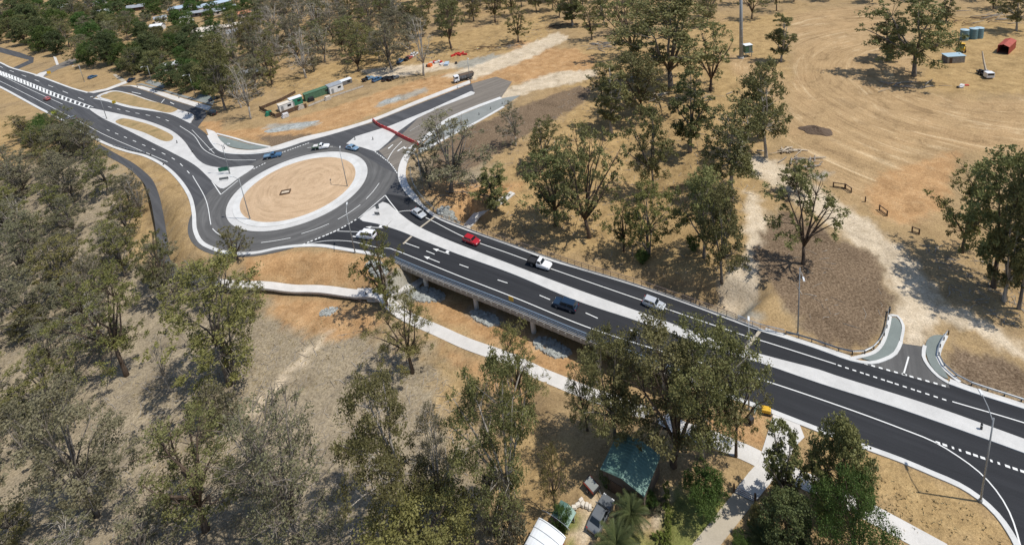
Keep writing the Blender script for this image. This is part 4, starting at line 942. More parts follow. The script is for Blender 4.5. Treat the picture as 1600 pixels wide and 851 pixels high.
wood([(30,205),(70,200),(130,215),(160,235),(120,245),(50,240)], 6.5, ['wood', 'bushy', 'wood'], (7, 12), (0.34, 0.45), 'verge below left carriageway', 'trees on the verge below the left carriageway', 5)
wood([(-40,60),(20,72),(60,78),(120,100),(180,112),(215,122),(200,60),(120,30),(0,35),(-80,20)], 12.0, ['shade', 'gum', 'bushy', 'wood'], (13, 20), (0.32, 0.42), 'trees behind far left road', 'dark trees behind the far left service road', 6, 'shade_tree')
wood([(215,122),(250,128),(300,145),(340,150),(345,100),(300,70),(230,70)], 10.0, ['shade', 'bushy', 'shade', 'gum'], (9, 15), (0.38, 0.5), 'gardens behind service road', 'green garden trees behind the service road', 7, 'garden_tree')
wood([(225,68),(400,70),(420,-40),(60,-60),(0,10),(120,30)], 11.0, ['shade', 'bushy', 'bushy', 'wood'], (7, 12.5), (0.42, 0.58), 'suburb trees', 'suburban trees between the far roofs', 8, 'garden_tree', 190)
wood([(338,150),(400,184),(412,150),(460,118),(560,100),(640,92),(660,60),(600,20),(430,20),(350,80)], 10.0, ['wood', 'sparse', 'wood', 'open', 'bare'], (13, 20), (0.3, 0.4), 'wood behind work compound', 'gums behind the site compound', 9, limit=80)
wood([(660,62),(860,20),(870,-60),(420,-60),(430,20),(600,20)], 13.0, ['gum', 'wood', 'open', 'sparse'], (14, 22), (0.28, 0.38), 'top edge wood behind dirt road', 'gums along the top edge behind the dirt road', 10, limit=90)
wood([(860,35),(960,55),(1230,30),(1230,-50),(870,-60)], 15.0, ['gum', 'open', 'open'], (15, 22), (0.26, 0.36), 'top edge trees by mast', 'gums at the top edge near the mast', 11, limit=30)
wood([(1232,8),(1400,2),(1640,20),(1640,-60),(1232,-60)], 14.0, ['gum', 'wood', 'open'], (10, 18), (0.3, 0.4), 'trees beyond dirt yard', 'gums beyond the dirt yard', 12, limit=30)
for i, (bx, by, tp, w) in enumerate([(662,118,20,60), (705,76,-20,60), (478,122,42,60), (352,172,50,66), (392,186,90,50), (560,112,52,50), (612,108,30,70), (372,120,60,50), (810,66,5,50), (925,62,0,40), (895,40,-20,40), (1588,48,-25,52), (1552,14,-25,40), (1478,34,-12,26)]):
    lab = ['bare grey gum beside the parked trucks of the work site', 'thin gum with long trunk above the red waste heap', 'forked white trunked gum above the green container', 'big gum shading the black parked car by the service road', 'gum with bare pale limbs at the corner of the site fence', 'leafy gum above the parked blue cars', 'dense gum beside the parked work machines', 'brown gum between the far houses and the compound', 'gum above the brush heap beside the dirt road', 'thin trunked gum at the top near the log pile', 'gum at the top left of the log pile', 'dark gum in the top right corner', 'small gum left of the dark gum in the top right corner', 'thin small gum above the water tanks'][i]
    tree_px(['bare', 'open', 'bare', 'gum', 'bare', 'open', 'wood', 'wood', 'open', 'open', 'slim', 'gum', 'open', 'slim'][i], bx, by, tp, w, lab)

# ================================================================ HOUSES AND SHEDS
def gable(parent, w, l, h, rise, roofmat, over=0.45, name='roof', thick=0.14):
    x, y = w/2+over, l/2+over; k = rise/(w/2)
    e = h-over*k; v = []
    for s in (0, thick):
        v += [(-x, -y, e+s), (0, -y, h+rise+s), (x, -y, e+s), (-x, y, e+s), (0, y, h+rise+s), (x, y, e+s)]
    f = [(6, 7, 10, 9), (7, 8, 11, 10), (0, 3, 4, 1), (1, 4, 5, 2), (0, 1, 7, 6), (1, 2, 8, 7), (3, 9, 10, 4), (4, 10, 11, 5), (0, 6, 9, 3), (2, 5, 11, 8)]
    return link_mesh(name, v, f, roofmat, parent)
def walls(parent, w, l, h, rise, mat):
    x, y = w/2, l/2
    v = [(-x, -y, -0.5), (x, -y, -0.5), (x, y, -0.5), (-x, y, -0.5), (-x, -y, h), (x, -y, h), (x, y, h), (-x, y, h), (0, -y, h+rise), (0, y, h+rise)]
    return link_mesh('wall', v, [(0, 1, 5, 8, 4), (1, 2, 6, 5), (2, 3, 7, 9, 6), (3, 0, 4, 7), (3, 2, 1, 0)], mat, parent)
def panel(parent, name, c, d, mat): return MB().box(c, d).build(name, mat, parent)
for hx, hy, L, Wd, rm, wm, lab, tw in HOUSES:
    p = at0(hx, hy+4); L, Wd = L*0.8, Wd*0.85; t = thing('house', lab, 'house', p, tw+math.pi/2, 'houses in the far suburb')
    h, rise = 3.0, Wd*0.2
    wl = walls(t, Wd, L, h, rise, wm); gable(t, Wd, L, h, rise, rm)
    for s in (-0.3, 0.05, 0.33):
        panel(t, 'window', (-Wd/2-0.02, s*L, 1.6), (0.08, 1.5, 1.1), 'glass_dark'); panel(t, 'window', (Wd/2+0.02, s*L, 1.6), (0.08, 1.5, 1.1), 'glass_dark')
    panel(t, 'door', (-Wd/2-0.02, -0.12*L, 1.0), (0.08, 0.95, 2.0), 'timber_dark')

# garden shed with green roof beside the huge gums
p = (at0(935,738)+at0(985,772))/2*0.5+(at0(972,694)+at0(1028,712))/2*0.5
d = at0(985,772)-at0(938,742); L = 7.4; rz = math.atan2(d[1], d[0])
shed = thing('garden_shed', 'brown walled garden shed with dappled green metal roof', 'shed', at0(984,762)+np.array([0.5, 0.9, 0]), rz)
Wd, Dp, h = 5.8, 5.2, 3.2
walls(shed, Wd, Dp, h, 0.7, 'wall_brown')
rf = gable(shed, Wd, Dp, h, 0.7, 'roof_green', 0.2)
for i in range(13):
    for s in (-1, 1):
        y = -Dp/2-0.1+0.43*i; m = MB(); k = 0.7/(Wd/2); x1 = s*(Wd/2+0.18)
        m.add([(s*0.05, y-0.03, h+0.7+0.15), (s*0.05, y+0.03, h+0.7+0.15), (x1, y+0.03, h-0.18*k+0.15), (x1, y-0.03, h-0.18*k+0.15), (s*0.05, y, h+0.7+0.2), (x1, y, h-0.18*k+0.2)], [(0, 4, 5, 3), (1, 2, 5, 4)]); m.build('roof_rib', 'roof_green', rf)
for s in (-2.2, 0.2, 2.2): panel(shed, 'wall_batten', (s, -Dp/2-0.03, 1.4), (0.12, 0.08, 2.8), 'timber_dark')
panel(shed, 'door', (-1.0, -Dp/2-0.03, 1.05), (1.7, 0.06, 2.1), 'timber_dark')
# small shelter with green roof
t = thing('garden_shelter', 'small open garden shelter with pale green roof and red stored goods', 'shelter', at0(883,816), -0.7); t.scale = (0.8, 0.8, 0.8)
for sx in (-1.2, 1.2):
    for sy in (-0.9, 0.9): panel(t, 'post', (sx, sy, 1.0), (0.1, 0.1, 2.0), 'timber_grey')
gable(t, 2.4, 1.9, 2.0, 0.4, 'roof_green', 0.3); panel(t, 'back_wall', (0, 0.9, 1.0), (2.4, 0.06, 2.0), 'timber_dark')
panel(t, 'stored_goods', (-0.5, 0, 0.4), (1.2, 1.2, 0.8), 'wall_brick')
# red building with white vaulted roof
rb = thing('red_outbuilding', 'red walled outbuilding with white curved roof at the bottom edge', 'building', at0(838,898), -0.62)
Wb, Lb, hb = 3.6, 7.4, 2.2
MB().box((0, 0, hb/2-0.2), (Wb, Lb, hb+0.4)).build('wall', 'wall_brick', rb)
v = []; f = []; n = 10
for j, y in enumerate((-Lb/2-0.25, Lb/2+0.25)):
    for i in range(n+1):
        a = math.pi*i/n; v.append((-math.cos(a)*(Wb/2+0.2), y, hb+math.sin(a)*0.45))
f = [(i, i+1, n+2+i, n+1+i) for i in range(n)]+[tuple(range(n, -1, -1)), tuple(range(n+1, 2*n+2))]
vr = link_mesh('roof', v, f, 'roof_white', rb)
for k in range(9):
    y = -Lb/2+0.5+k; MB().tube([(-math.cos(math.pi*i/n)*(Wb/2+0.22), y, hb+0.02+math.sin(math.pi*i/n)*0.45) for i in range(n+1)], 0.035, 4).build('roof_seam', 'roof_grey', vr)
panel(rb, 'window', (Wb/2+0.02, -2.2, 1.4), (0.06, 1.2, 0.9), 'glass_dark'); panel(rb, 'door', (Wb/2+0.02, 1.5, 1.0), (0.06, 0.9, 2.0), 'timber_dark')

# work site compound
def cabin(label, px, L, Wd, h, rz, wm, rm, cat='cabin', door=True, group='cabins of the work site compound'):
    t = thing('site_cabin', label, cat, at0(*px), rz, group)
    MB().box((0, 0, h/2), (L, Wd, h)).build('wall', wm, t, bevel=0.04)
    MB().box((0, 0, h+0.05), (L+0.2, Wd+0.2, 0.12)).build('roof', rm, t)
    if door: panel(t, 'door', (-L*0.3, -Wd/2-0.02, 1.0), (0.9, 0.06, 2.0), 'pole_grey')
    panel(t, 'window', (L*0.22, -Wd/2-0.02, h*0.6), (1.3, 0.06, 0.8), 'glass_dark')
    for i in range(int(L/1.2)): panel(t, 'wall_rib', (-L/2+0.6+1.2*i, -Wd/2-0.012, h/2), (0.06, 0.04, h*0.96), wm)
    return t
cdir = at0(600,112)-at0(440,168); crz = math.atan2(cdir[1], cdir[0])
cabin('white site cabin at the lower left of the work compound', (447,170), 5.0, 2.6, 2.5, crz, 'wall_white', 'roof_cream')
cabin('white site cabin with bright green panels in the work compound', (463,163), 4.5, 2.6, 2.9, crz, 'green_bright', 'roof_white')
cabin('long dark green shipping container in the work compound', (500,149), 12.0, 2.5, 2.7, crz, 'green_paint', 'green_paint', 'container', False)
cabin('grey and white site shed at the upper end of the work compound', (524,142), 5.5, 4.0, 3.0, crz, 'wall_white', 'roof_grey', 'shed')
cabin('small white roofed box behind the grey and white site shed', (540,131), 5.0, 2.5, 1.8, crz, 'wall_timber', 'roof_white', 'shed', False)
def mesh_fence(label, pp, mat='timber_dark', h=1.8, name='site_fence'):
    pts = resample(px0(pp), 2.4); l = pts[0]; t = thing(name, label, 'fence', l); me = None
    for i, p in enumerate(pts):
        q = p-l; MB().box((q[0], q[1], h/2), (0.06, 0.06, h)).build('post', 'steel', t)
        if i+1 < len(pts):
            c = (p+pts[i+1])/2-l; d = pts[i+1]-p; MB().box((c[0], c[1], h*0.52), (np.linalg.norm(d)-0.1, 0.03, h*0.9), math.atan2(d[1], d[0])).build('panel', mat, t)
mesh_fence('dark shade cloth fence on the road side of the work compound', [(406,172),(432,185),(462,173),(480,168)])
mesh_fence('brown fence on the wood side of the work compound', [(406,172),(440,158),(462,146)], 'timber_dark', 1.3)
mesh_fence('pale low fence along the compound yard', [(482,167),(520,152),(568,136)], 'wall_cream', 0.8)
for i, (x, y, mt, lab) in enumerate([(420,180,'green_bright','green crate stack at the compound corner'), (446,183,'rubbish','pale pallet stack in the compound beside the shade cloth fence'), (470,170,'wall_cream','cream pallet stack between the green panels and the long container'), (486,158,'black_plastic','black bin at the end of the long green container'), (512,156,'wall_cream','sand coloured sheet stack beside the long green container')]):
    t = thing('material_stack', lab, 'pallet stack', at0(x, y), crz)
    for k in range(3): MB().box((0.1*k, 0, 0.25+0.5*k), (2.4-0.3*k, 1.6, 0.44)).build('pallet', mt, t)
# heaps and clutter by the dirt road
def heap(label, px, rx, ry, h, mat, name='soil_heap', cat='heap', seed=0, rz=0.0):
    rg = np.random.default_rng(seed); v = []; f = []; n = 28; rings = 7; p = at(*px)
    for k in range(rings+1):
        s = k/rings
        for i in range(n):
            a = 2*math.pi*i/n; r = s*(1+0.12*math.sin(2*a+seed)+0.09*math.sin(5*a+seed*2)+rg.uniform(-0.05, 0.05))
            v.append((rx*r*math.cos(a), ry*r*math.sin(a), h*max(0, 1-s**1.4)*(1+rg.uniform(-0.2, 0.2))-0.12*(k == rings)))
    for k in range(rings):
        for i in range(n): f.append((k*n+i, (k+1)*n+i, (k+1)*n+(i+1) % n, k*n+(i+1) % n))
    o = link_mesh(name, v, f, mat, None, False); o.location = tuple(p); o.rotation_euler = (0, 0, rz); return tag(o, label, cat)
heap('dark brown soil heap alone on the bare dirt yard', (1275,204), 4.3, 3.0, 1.1, 'soil_dark', seed=3, rz=-0.35)
heap('low grey gravel heap at the edge of the site road', (610,157), 5.0, 1.8, 0.6, 'rock', 'gravel_heap', 'heap', 5, 0.35)
heap('long pale grey gravel heap by the compound corner', (455,198), 10.0, 2.4, 0.5, 'rock', 'gravel_heap', 'heap', 6, 0.15)
def clutter(name, label, px, items, cat='rubbish'):
    t = thing(name, label, cat, at(*px)); rg = random.Random(hash(label) % 999 if False else len(label))
    for nm, mt, d, o in items: MB().box((o[0], o[1], d[2]/2), d, rg.uniform(0, 3)).build(nm, mt, t)
clutter('waste_heap', 'bright red heap of folded barriers beside the brush', (715,86), [('barrier_piece', 'barrier_red', (2.2, 0.6, 0.8), (i*0.9-2, (i % 3)*1.1-1)) for i in range(7)], 'heap')
clutter('waste_heap', 'white and red bundle of sacks beside the bare gum', (681,99), [('sack', ['rubbish', 'barrier_red', 'rubbish'][i % 3], (1.4, 1.0, 0.8), (i*1.1-2, (i % 2)*1.0)) for i in range(5)], 'heap')
clutter('waste_heap', 'pale tarpaulin covered stack on the grey hardstand', (698,101), [('tarpaulin', 'roof_blue', (3.4, 1.8, 0.9), (0, 0)), ('tarpaulin', 'rubbish', (2.0, 1.6, 0.6), (-2.2, 0.6)), ('crate', 'black_plastic', (0.9, 0.9, 0.9), (4.2, -0.3))], 'heap')
clutter('orange_skip', 'small orange machine next to the white sacks', (672,104), [('hopper', 'orange', (2.0, 1.5, 1.3), (0, 0)), ('engine', 'black_plastic', (0.9, 0.9, 0.9), (-1.3, 0.3))], 'machine')
clutter('waste_heap', 'white and red litter heap below the crane truck in the yard', (1503,135), [('sheet', 'rubbish', (1.6, 1.0, 0.6), (0, 0)), ('sheet', 'rubbish', (1.0, 0.8, 0.4), (-0.9, -0.7)), ('tray', 'barrier_red', (1.3, 0.6, 0.3), (1.6, 0.3)), ('drum', 'black_plastic', (0.6, 0.6, 0.5), (-1.7, -0.6))], 'heap')
# logs and brush
def log_pile(label, px, n, spread, lng, mat, seed, name='log_pile', cat='log pile', r=(0.10, 0.28)):
    rg = random.Random(seed); p = at(*px); t = thing(name, label, cat, p); dr = rg.uniform(-0.3, 0.4)
    for i in range(n):
        a = dr+rg.gauss(0, 0.45); L = lng*rg.uniform(0.5, 1.1); x, y = rg.gauss(0, spread), rg.gauss(0, spread*0.55); rad = rg.uniform(*r); z = rad+rg.uniform(0, 0.8)*max(0, 1-abs(y)/spread)
        c, s = math.cos(a)*L/2, math.sin(a)*L/2; k = rg.uniform(-0.3, 0.3)
        MB().tube([(x-c, y-s, z), (x+k*0.3, y-k*0.3, z+0.1), (x+c, y+s, max(rad, z+rg.uniform(-0.3, 0.3)))], [rad, rad*0.85, rad*0.5], 6).build('log', mat, t, True)
log_pile('pile of grey cut logs on the bare grass at the top centre', (945,72), 26, 4.5, 7, 'timber_grey', 1)
log_pile('dark brush heap left of the log pile at the top', (868,42), 26, 3.8, 6, 'timber_dark', 2, 'brush_heap', 'brush heap', (0.05, 0.14))
log_pile('scattered fallen logs between the dark gums above the wood', (1010,125), 18, 4.0, 6, 'timber_grey', 3)
log_pile('pale fallen logs under the dark gums right of the basin', (1030,152), 12, 3.0, 7, 'timber_pale', 4)
log_pile('pile of white logs at the corner of the dirt yard', (1232,238), 16, 1.8, 4, 'timber_pale', 5)
log_pile('grey log heap right of the white logs at the yard corner', (1262,254), 18, 2.4, 4, 'timber_grey', 6)
log_pile('fallen grey branches at the foot of the large yard gum', (1412,134), 22, 4.0, 6, 'timber_grey', 7, r=(0.06, 0.2))
log_pile('dark brush heap along the dirt road', (760,76), 34, 5.0, 5, 'timber_dark', 8, 'brush_heap', 'brush heap', (0.05, 0.15))
log_pile('grey brush heap with pale rubbish at the end of the dirt road', (800,74), 22, 3.0, 4, 'timber_grey', 9, 'brush_heap', 'brush heap', (0.05, 0.15))
log_pile('dead branches heap behind the water tanks', (1518,32), 26, 6.0, 6, 'timber_dark', 10, 'brush_heap', 'brush heap', (0.05, 0.15))
log_pile('long line of grey branches right of the water tanks', (1570,28), 24, 7.0, 8, 'timber_grey', 11, r=(0.06, 0.2))
log_pile('grey branches below the mast cabinet', (1110,155), 14, 3.0, 4, 'timber_grey', 12, r=(0.05, 0.16))
log_pile('fallen limbs under the spreading bush tree by the roundabout', (712,296), 20, 4.0, 4, 'timber_grey', 13, r=(0.04, 0.12))
# rocks
def rocks(label, px, rx, ry, n, seed, rz=0.0, size=(0.18, 0.42)):
    rg = np.random.default_rng(seed); p0 = at(*px); m = MB()
    base = np.array([(-1, -1, -0.7), (1, -0.9, -0.6), (0.9, 1, -0.7), (-1, 0.9, -0.6), (-0.7, -0.8, 0.6), (0.8, -0.6, 0.7), (0.6, 0.8, 0.55), (-0.6, 0.7, 0.75)])
    F = [(3, 2, 1, 0), (4, 5, 6, 7), (0, 1, 5, 4), (1, 2, 6, 5), (2, 3, 7, 6), (3, 0, 4, 7)]
    for i in range(n):
        a = rg.uniform(0, 6.283); r = math.sqrt(rg.uniform(0, 1)); u = np.array([rx*r*math.cos(a), ry*r*math.sin(a)]); u = np.array([u[0]*math.cos(rz)-u[1]*math.sin(rz), u[0]*math.sin(rz)+u[1]*math.cos(rz)])
        q = p0[:2]+u; s = rg.uniform(*size); b = base*s*rg.uniform(0.6, 1.3, 3)+rg.normal(size=(8, 3))*s*0.15; k = rg.uniform(0, 6.283)
        b = np.c_[b[:, 0]*math.cos(k)-b[:, 1]*math.sin(k), b[:, 0]*math.sin(k)+b[:, 1]*math.cos(k), b[:, 2]]
        m.add([(u[0]+c[0], u[1]+c[1], float(c[2])+s*0.3) for c in b], F)
        zq = float(terrain(q[None])[0])-p0[2]
        for j in range(len(m.v)-8, len(m.v)): m.v[j] = (m.v[j][0], m.v[j][1], m.v[j][2]+zq)
    o = m.build('riprap', 'rock'); o.location = tuple(p0); o['kind'] = 'stuff'; o['label'] = label; o['category'] = 'rocks'
bd = nearL[-1]-nearL[0]; brz = math.atan2(bd[1], bd[0])
rocks('blue grey riprap stones at the left foot of the bridge', (664,460), 4.4, 1.8, 330, 1, brz*0.6)
rocks('blue grey riprap stones below the middle of the bridge', (758,497), 3.4, 1.2, 240, 2, brz)
rocks('blue grey riprap stones below the right half of the bridge', (862,543), 3.6, 1.4, 260, 3, brz)
rocks('low patch of grey stones beside the creek path curve', (513,487), 2.0, 1.0, 120, 4, 0.1, (0.12, 0.28))
rocks('grey riprap stones on the bank beside the path end beyond the bridge', (703,341), 3.6, 1.8, 180, 5, brz)
rocks('blue grey stones behind the gum at the bridge end', (590,420), 3.0, 1.2, 160, 6, brz)

# ================================================================ VEHICLES
def loft(secs):
    """cross-sections along x: (x, half width low, half width high, z low, z mid, z high)"""
    m = MB(); v = []; n = 8
    for x, wl, wh, zl, zm, zh in secs:
        v += [(x, -wl*0.92, zl), (x, wl*0.92, zl), (x, wl, zl+0.12), (x, wl, zm), (x, wh, zh), (x, -wh, zh), (x, -wl, zm), (x, -wl, zl+0.12)]
    f = [tuple(range(n-1, -1, -1)), tuple((len(secs)-1)*n+k for k in range(n))]
    for i in range(len(secs)-1):
        for k in range(n): f.append((i*n+k, i*n+(k+1) % n, (i+1)*n+(k+1) % n, (i+1)*n+k))
    f = [tuple(reversed(q)) for q in f]
    return m.add(v, f)
def quad_panel(parent, name, mat, pts, off):
    p = [Vector(q) for q in pts]; nrm = (p[1]-p[0]).cross(p[2]-p[0]).normalized(); c = sum(p, Vector())/len(p)
    if nrm.dot(c-Vector((0, 0, c.z*0.5))) < 0: nrm = -nrm
    a = [q*0.97+c*0.03+nrm*off for q in p]; b = [q-nrm*0.03 for q in a]; n = len(p)
    f = [tuple(range(n)), tuple(range(2*n-1, n-1, -1))]+[(i, (i+1) % n, n+(i+1) % n, n+i) for i in range(n)]
    return link_mesh(name, a+b, f, mat, parent)
def wheel(parent, x, y, r=0.33, w=0.22):
    s = 1 if y > 0 else -1
    o = MB().tube([(0, -w/2, 0), (0, w/2, 0)], r, 14).build('wheel', 'tyre', parent); o.location = (x, y-s*0.02, r)
    MB().tube([(0, s*(w/2-0.02), 0), (0, s*(w/2+0.015), 0)], r*0.6, 10).build('rim', 'rim', o)
CAR = {  # length, half width, bonnet z, roof z, cabin base front/back, roof front/back (fraction of length from front +)
    'sedan': (4.6, 0.90, 0.92, 1.45, 0.20, -0.36, 0.06, -0.22), 'hatch': (4.1, 0.87, 0.95, 1.50, 0.20, -0.47, 0.07, -0.38),
    'suv': (4.8, 0.94, 1.08, 1.76, 0.20, -0.47, 0.09, -0.42), 'van': (4.9, 0.93, 1.10, 1.92, 0.30, -0.485, 0.16, -0.455), 'ute': (5.2, 0.93, 1.05, 1.72, 0.19, -0.07, 0.08, -0.04)}
def car(kind, label, pos, rz, paint, name='car', group=None, cat='car', tray='black_plastic', load=None):
    L, hw, zb, zr, cf, cb, rf, rb_ = CAR[kind]; t = thing(name, label, cat, pos, rz, group)
    X = lambda f: f*L
    if kind == 'ute': secs = [(X(0.5), hw*0.80, hw*0.70, 0.34, 0.60, 0.74), (X(0.46), hw*0.95, hw*0.85, 0.27, 0.70, zb-0.12), (X(0.36), hw, hw*0.92, 0.26, 0.76, zb-0.06), (X(0.19), hw, hw*0.94, 0.26, 0.80, zb), (X(-0.08), hw, hw*0.94, 0.26, 0.80, zb)]
    else: secs = [(X(0.5), hw*0.78, hw*0.68, 0.33, 0.55, 0.68), (X(0.46), hw*0.94, hw*0.84, 0.25, 0.64, zb-0.14), (X(0.36), hw, hw*0.90, 0.24, 0.70, zb-0.06), (X(0.18), hw, hw*0.94, 0.24, 0.74, zb), (X(-0.34), hw, hw*0.94, 0.24, 0.76, zb+0.02), (X(-0.46), hw*0.96, hw*0.86, 0.26, 0.72, zb-(0.03 if kind == 'sedan' else 0)), (X(-0.5), hw*0.86, hw*0.78, 0.34, 0.64, zb-0.12)]
    loft(secs).build('body', paint, t, False, 0.035)
    a, b = hw*0.92, hw*0.74
    base = [(X(cf), -a, zb-0.03), (X(cf), a, zb-0.03), (X(cb), a, zb-0.03), (X(cb), -a, zb-0.03)]
    top = [(X(rf), -b, zr), (X(rf), b, zr), (X(rb_), b, zr), (X(rb_), -b, zr)]
    cab = MB().add(base+top, [(0, 1, 5, 4), (1, 2, 6, 5), (2, 3, 7, 6), (3, 0, 4, 7), (4, 5, 6, 7)]); cab.f = [tuple(reversed(q)) for q in cab.f] if False else cab.f
    cab.build('cabin', paint, t, False, 0.05)
    def mixp(p, q, k): return tuple(p[i]*(1-k)+q[i]*k for i in range(3))
    B, T = base, top; lo, hi = 0.14, 0.86
    def face(i, j, u0, u1): 
        p00, p10 = mixp(B[i], T[i], lo), mixp(B[j], T[j], lo); p01, p11 = mixp(B[i], T[i], hi), mixp(B[j], T[j], hi)
        return [mixp(p00, p10, u0), mixp(p00, p10, u1), mixp(p01, p11, u1), mixp(p01, p11, u0)]
    quad_panel(t, 'windscreen', 'glass_dark', face(0, 1, 0.04, 0.96), 0.02); quad_panel(t, 'rear_window', 'glass_dark', face(2, 3, 0.06, 0.94), 0.02)
    for i, j in ((1, 2), (3, 0)):
        if kind == 'ute': quad_panel(t, 'side_window', 'glass_dark', face(i, j, 0.1, 0.9), 0.02)
        else: quad_panel(t, 'side_window', 'glass_dark', face(i, j, 0.07, 0.47), 0.02); quad_panel(t, 'side_window', 'glass_dark', face(i, j, 0.53, 0.93), 0.02)
    wr = 0.37 if kind in ('suv', 'ute') else 0.32
    for x in (0.31, -0.29):
        for y in (hw-0.10, -(hw-0.10)): wheel(t, X(x), y, wr)
    for s in (-1, 1):
        MB().box((X(0.475), s*hw*0.66, 0.70), (0.14, 0.34, 0.14)).build('headlight', 'headlight', t); MB().box((X(-0.495), s*hw*0.76, 0.82 if kind != 'ute' else 0.75), (0.08, 0.2, 0.24)).build('tail_light', 'taillight', t)
        MB().box((X(cf-0.06), s*(hw+0.08), zb+0.06), (0.12, 0.18, 0.13)).build('mirror', paint, t)
    MB().box((X(0.497), 0, 0.42), (0.06, hw*1.5, 0.16)).build('bumper', 'black_plastic', t)
    if kind == 'ute':
        tr = MB().box((X(-0.295), 0, 0.88), (X(0.40), hw*1.98, 0.10)).build('tray', tray, t)
        for s in (-1, 1): MB().box((X(-0.295), s*hw*0.97, 1.07), (X(0.40), 0.06, 0.28)).build('tray_side', tray, tr)
        MB().box((X(-0.49), 0, 1.07), (0.06, hw*1.9, 0.28)).build('tailgate', tray, tr); MB().box((X(-0.10), 0, 1.30), (0.08, hw*1.9, 0.75)).build('headboard', tray, tr)
        MB().box((X(-0.3), 0, 0.55), (X(0.40), 1.0, 0.3)).build('chassis', 'black_plastic', t)
        if load: MB().box((X(-0.3), 0, 1.12), (X(0.3), hw*1.6, 0.4)).build('load', load, tr, bevel=0.05)
    else: MB().box((X(-0.497), 0, 0.45), (0.06, hw*1.5, 0.18)).build('rear_bumper', 'black_plastic', t)
    return t
def carpx(kind, label, rear, front, paint, zz=0.03, **kw):
    a, b = at0(*rear), at0(*front); d = b-a; c = (a+b)/2; c[2] = zz
    return car(kind, label, c, math.atan2(d[1], d[0]), paint, **kw)
carpx('hatch', 'small red hatchback on the far carriageway of the bridge', (727,374.5), (748,382.5), 'car_red')
carpx('sedan', 'white silver sedan leaving the roundabout onto the bridge', (645,329.5), (665,343), 'car_silver')
carpx('ute', 'white utility truck with dark tray on the far carriageway of the bridge', (828,410), (860,420), 'car_white', tray='grey_tray' if 'grey_tray' in MATS else 'black_plastic', cat='pickup')
carpx('hatch', 'silver grey car on the far carriageway half behind a gum', (1010,473.5), (1034,483), 'car_silver')
carpx('suv', 'dark blue four wheel drive on the near carriageway of the bridge', (899.5,485), (868,474.5), 'car_blue_dark')
carpx('van', 'white van waiting at the give way line of the roundabout', (586,372.5), (560,369), 'car_white', cat='van')
carpx('sedan', 'pale blue sedan at the top of the roundabout', (543,231.5), (559,235), 'car_blue_pale')
carpx('ute', 'white utility truck with green load entering the roundabout', (491,233.5), (513,230.5), 'car_white', tray='green_paint', load='rubbish', cat='pickup')
carpx('ute', 'blue utility truck approaching the roundabout from the left', (416,248), (438,243.5), 'car_blue', tray='car_blue_pale', cat='pickup')
carpx('hatch', 'red car on the far left carriageway', (79,158), (69,154.5), 'car_red_faded')
carpx('sedan', 'dark grey car on the far left carriageway behind the red car', (119,189), (108,184.5), 'car_grey')
carpx('suv', 'black car parked in tree shade at the end of the service road', (340,181), (323,176.5), 'car_black', zz=0.06)
carpx('sedan', 'dark blue car parked on the driveway at the start of the service road', (200,130), (211,123), 'car_blue_dark', zz=0.06)
carpx('hatch', 'dark car parked under trees beside the far left lamp post', (140,124), (150,120), 'car_blue')
carpx('sedan', 'blue black car parked beside the black car in the tree shade', (330,158), (341,153), 'car_blue_dark', zz=0.06)
carpx('ute', 'blue grey utility truck parked at the left of the work site row', (568,128), (582,122), 'car_blue_pale', zz=-0.03, cat='pickup')
carpx('suv', 'dark blue vehicle parked second in the work site row', (583,129), (597,123), 'car_blue', zz=-0.03)
carpx('suv', 'black vehicle parked third in the work site row', (598,128), (612,122), 'car_black', zz=-0.03)
carpx('ute', 'dark utility truck parked at the right end of the work site row', (608,127), (622,121), 'car_grey', zz=-0.03, cat='pickup')
carpx('suv', 'dark teal vehicle parked under the dense gum', (621,101), (631,94), 'car_blue', zz=-0.03)
carpx('ute', 'dark red utility truck parked under the dense gum', (633,96), (643,90), 'car_red_faded', zz=-0.03, cat='pickup')
carpx('suv', 'white vehicle parked at the end beside the bare gum', (643,90), (652,84), 'car_white', zz=-0.03)
carpx('sedan', 'dark car with grey roof parked on the garden driveway', (932,822), (946,794), 'car_grey', zz=0.0)
# box trailer
t = thing('box_trailer', 'small open box trailer with grey load beside the shed', 'trailer', at0(925,763), -0.9)
MB().box((0, 0, 0.5), (1.9, 1.3, 0.08)).build('bed', 'black_plastic', t)
for s in (-1, 1): MB().box((0, s*0.63, 0.7), (1.9, 0.05, 0.36)).build('side_board', 'container_red', t); wheel(t, -0.1, s*0.78, 0.28, 0.16)
for s in (-1, 1): MB().box((s*0.93, 0, 0.7), (0.05, 1.3, 0.36)).build('end_board', 'black_plastic', t)
MB().box((0, 0, 0.86), (1.6, 1.1, 0.1)).build('load', 'pad_grey', t); MB().tube([(0.95, 0.4, 0.48), (1.9, 0, 0.46)], 0.04, 5).build('draw_bar', 'steel', t)
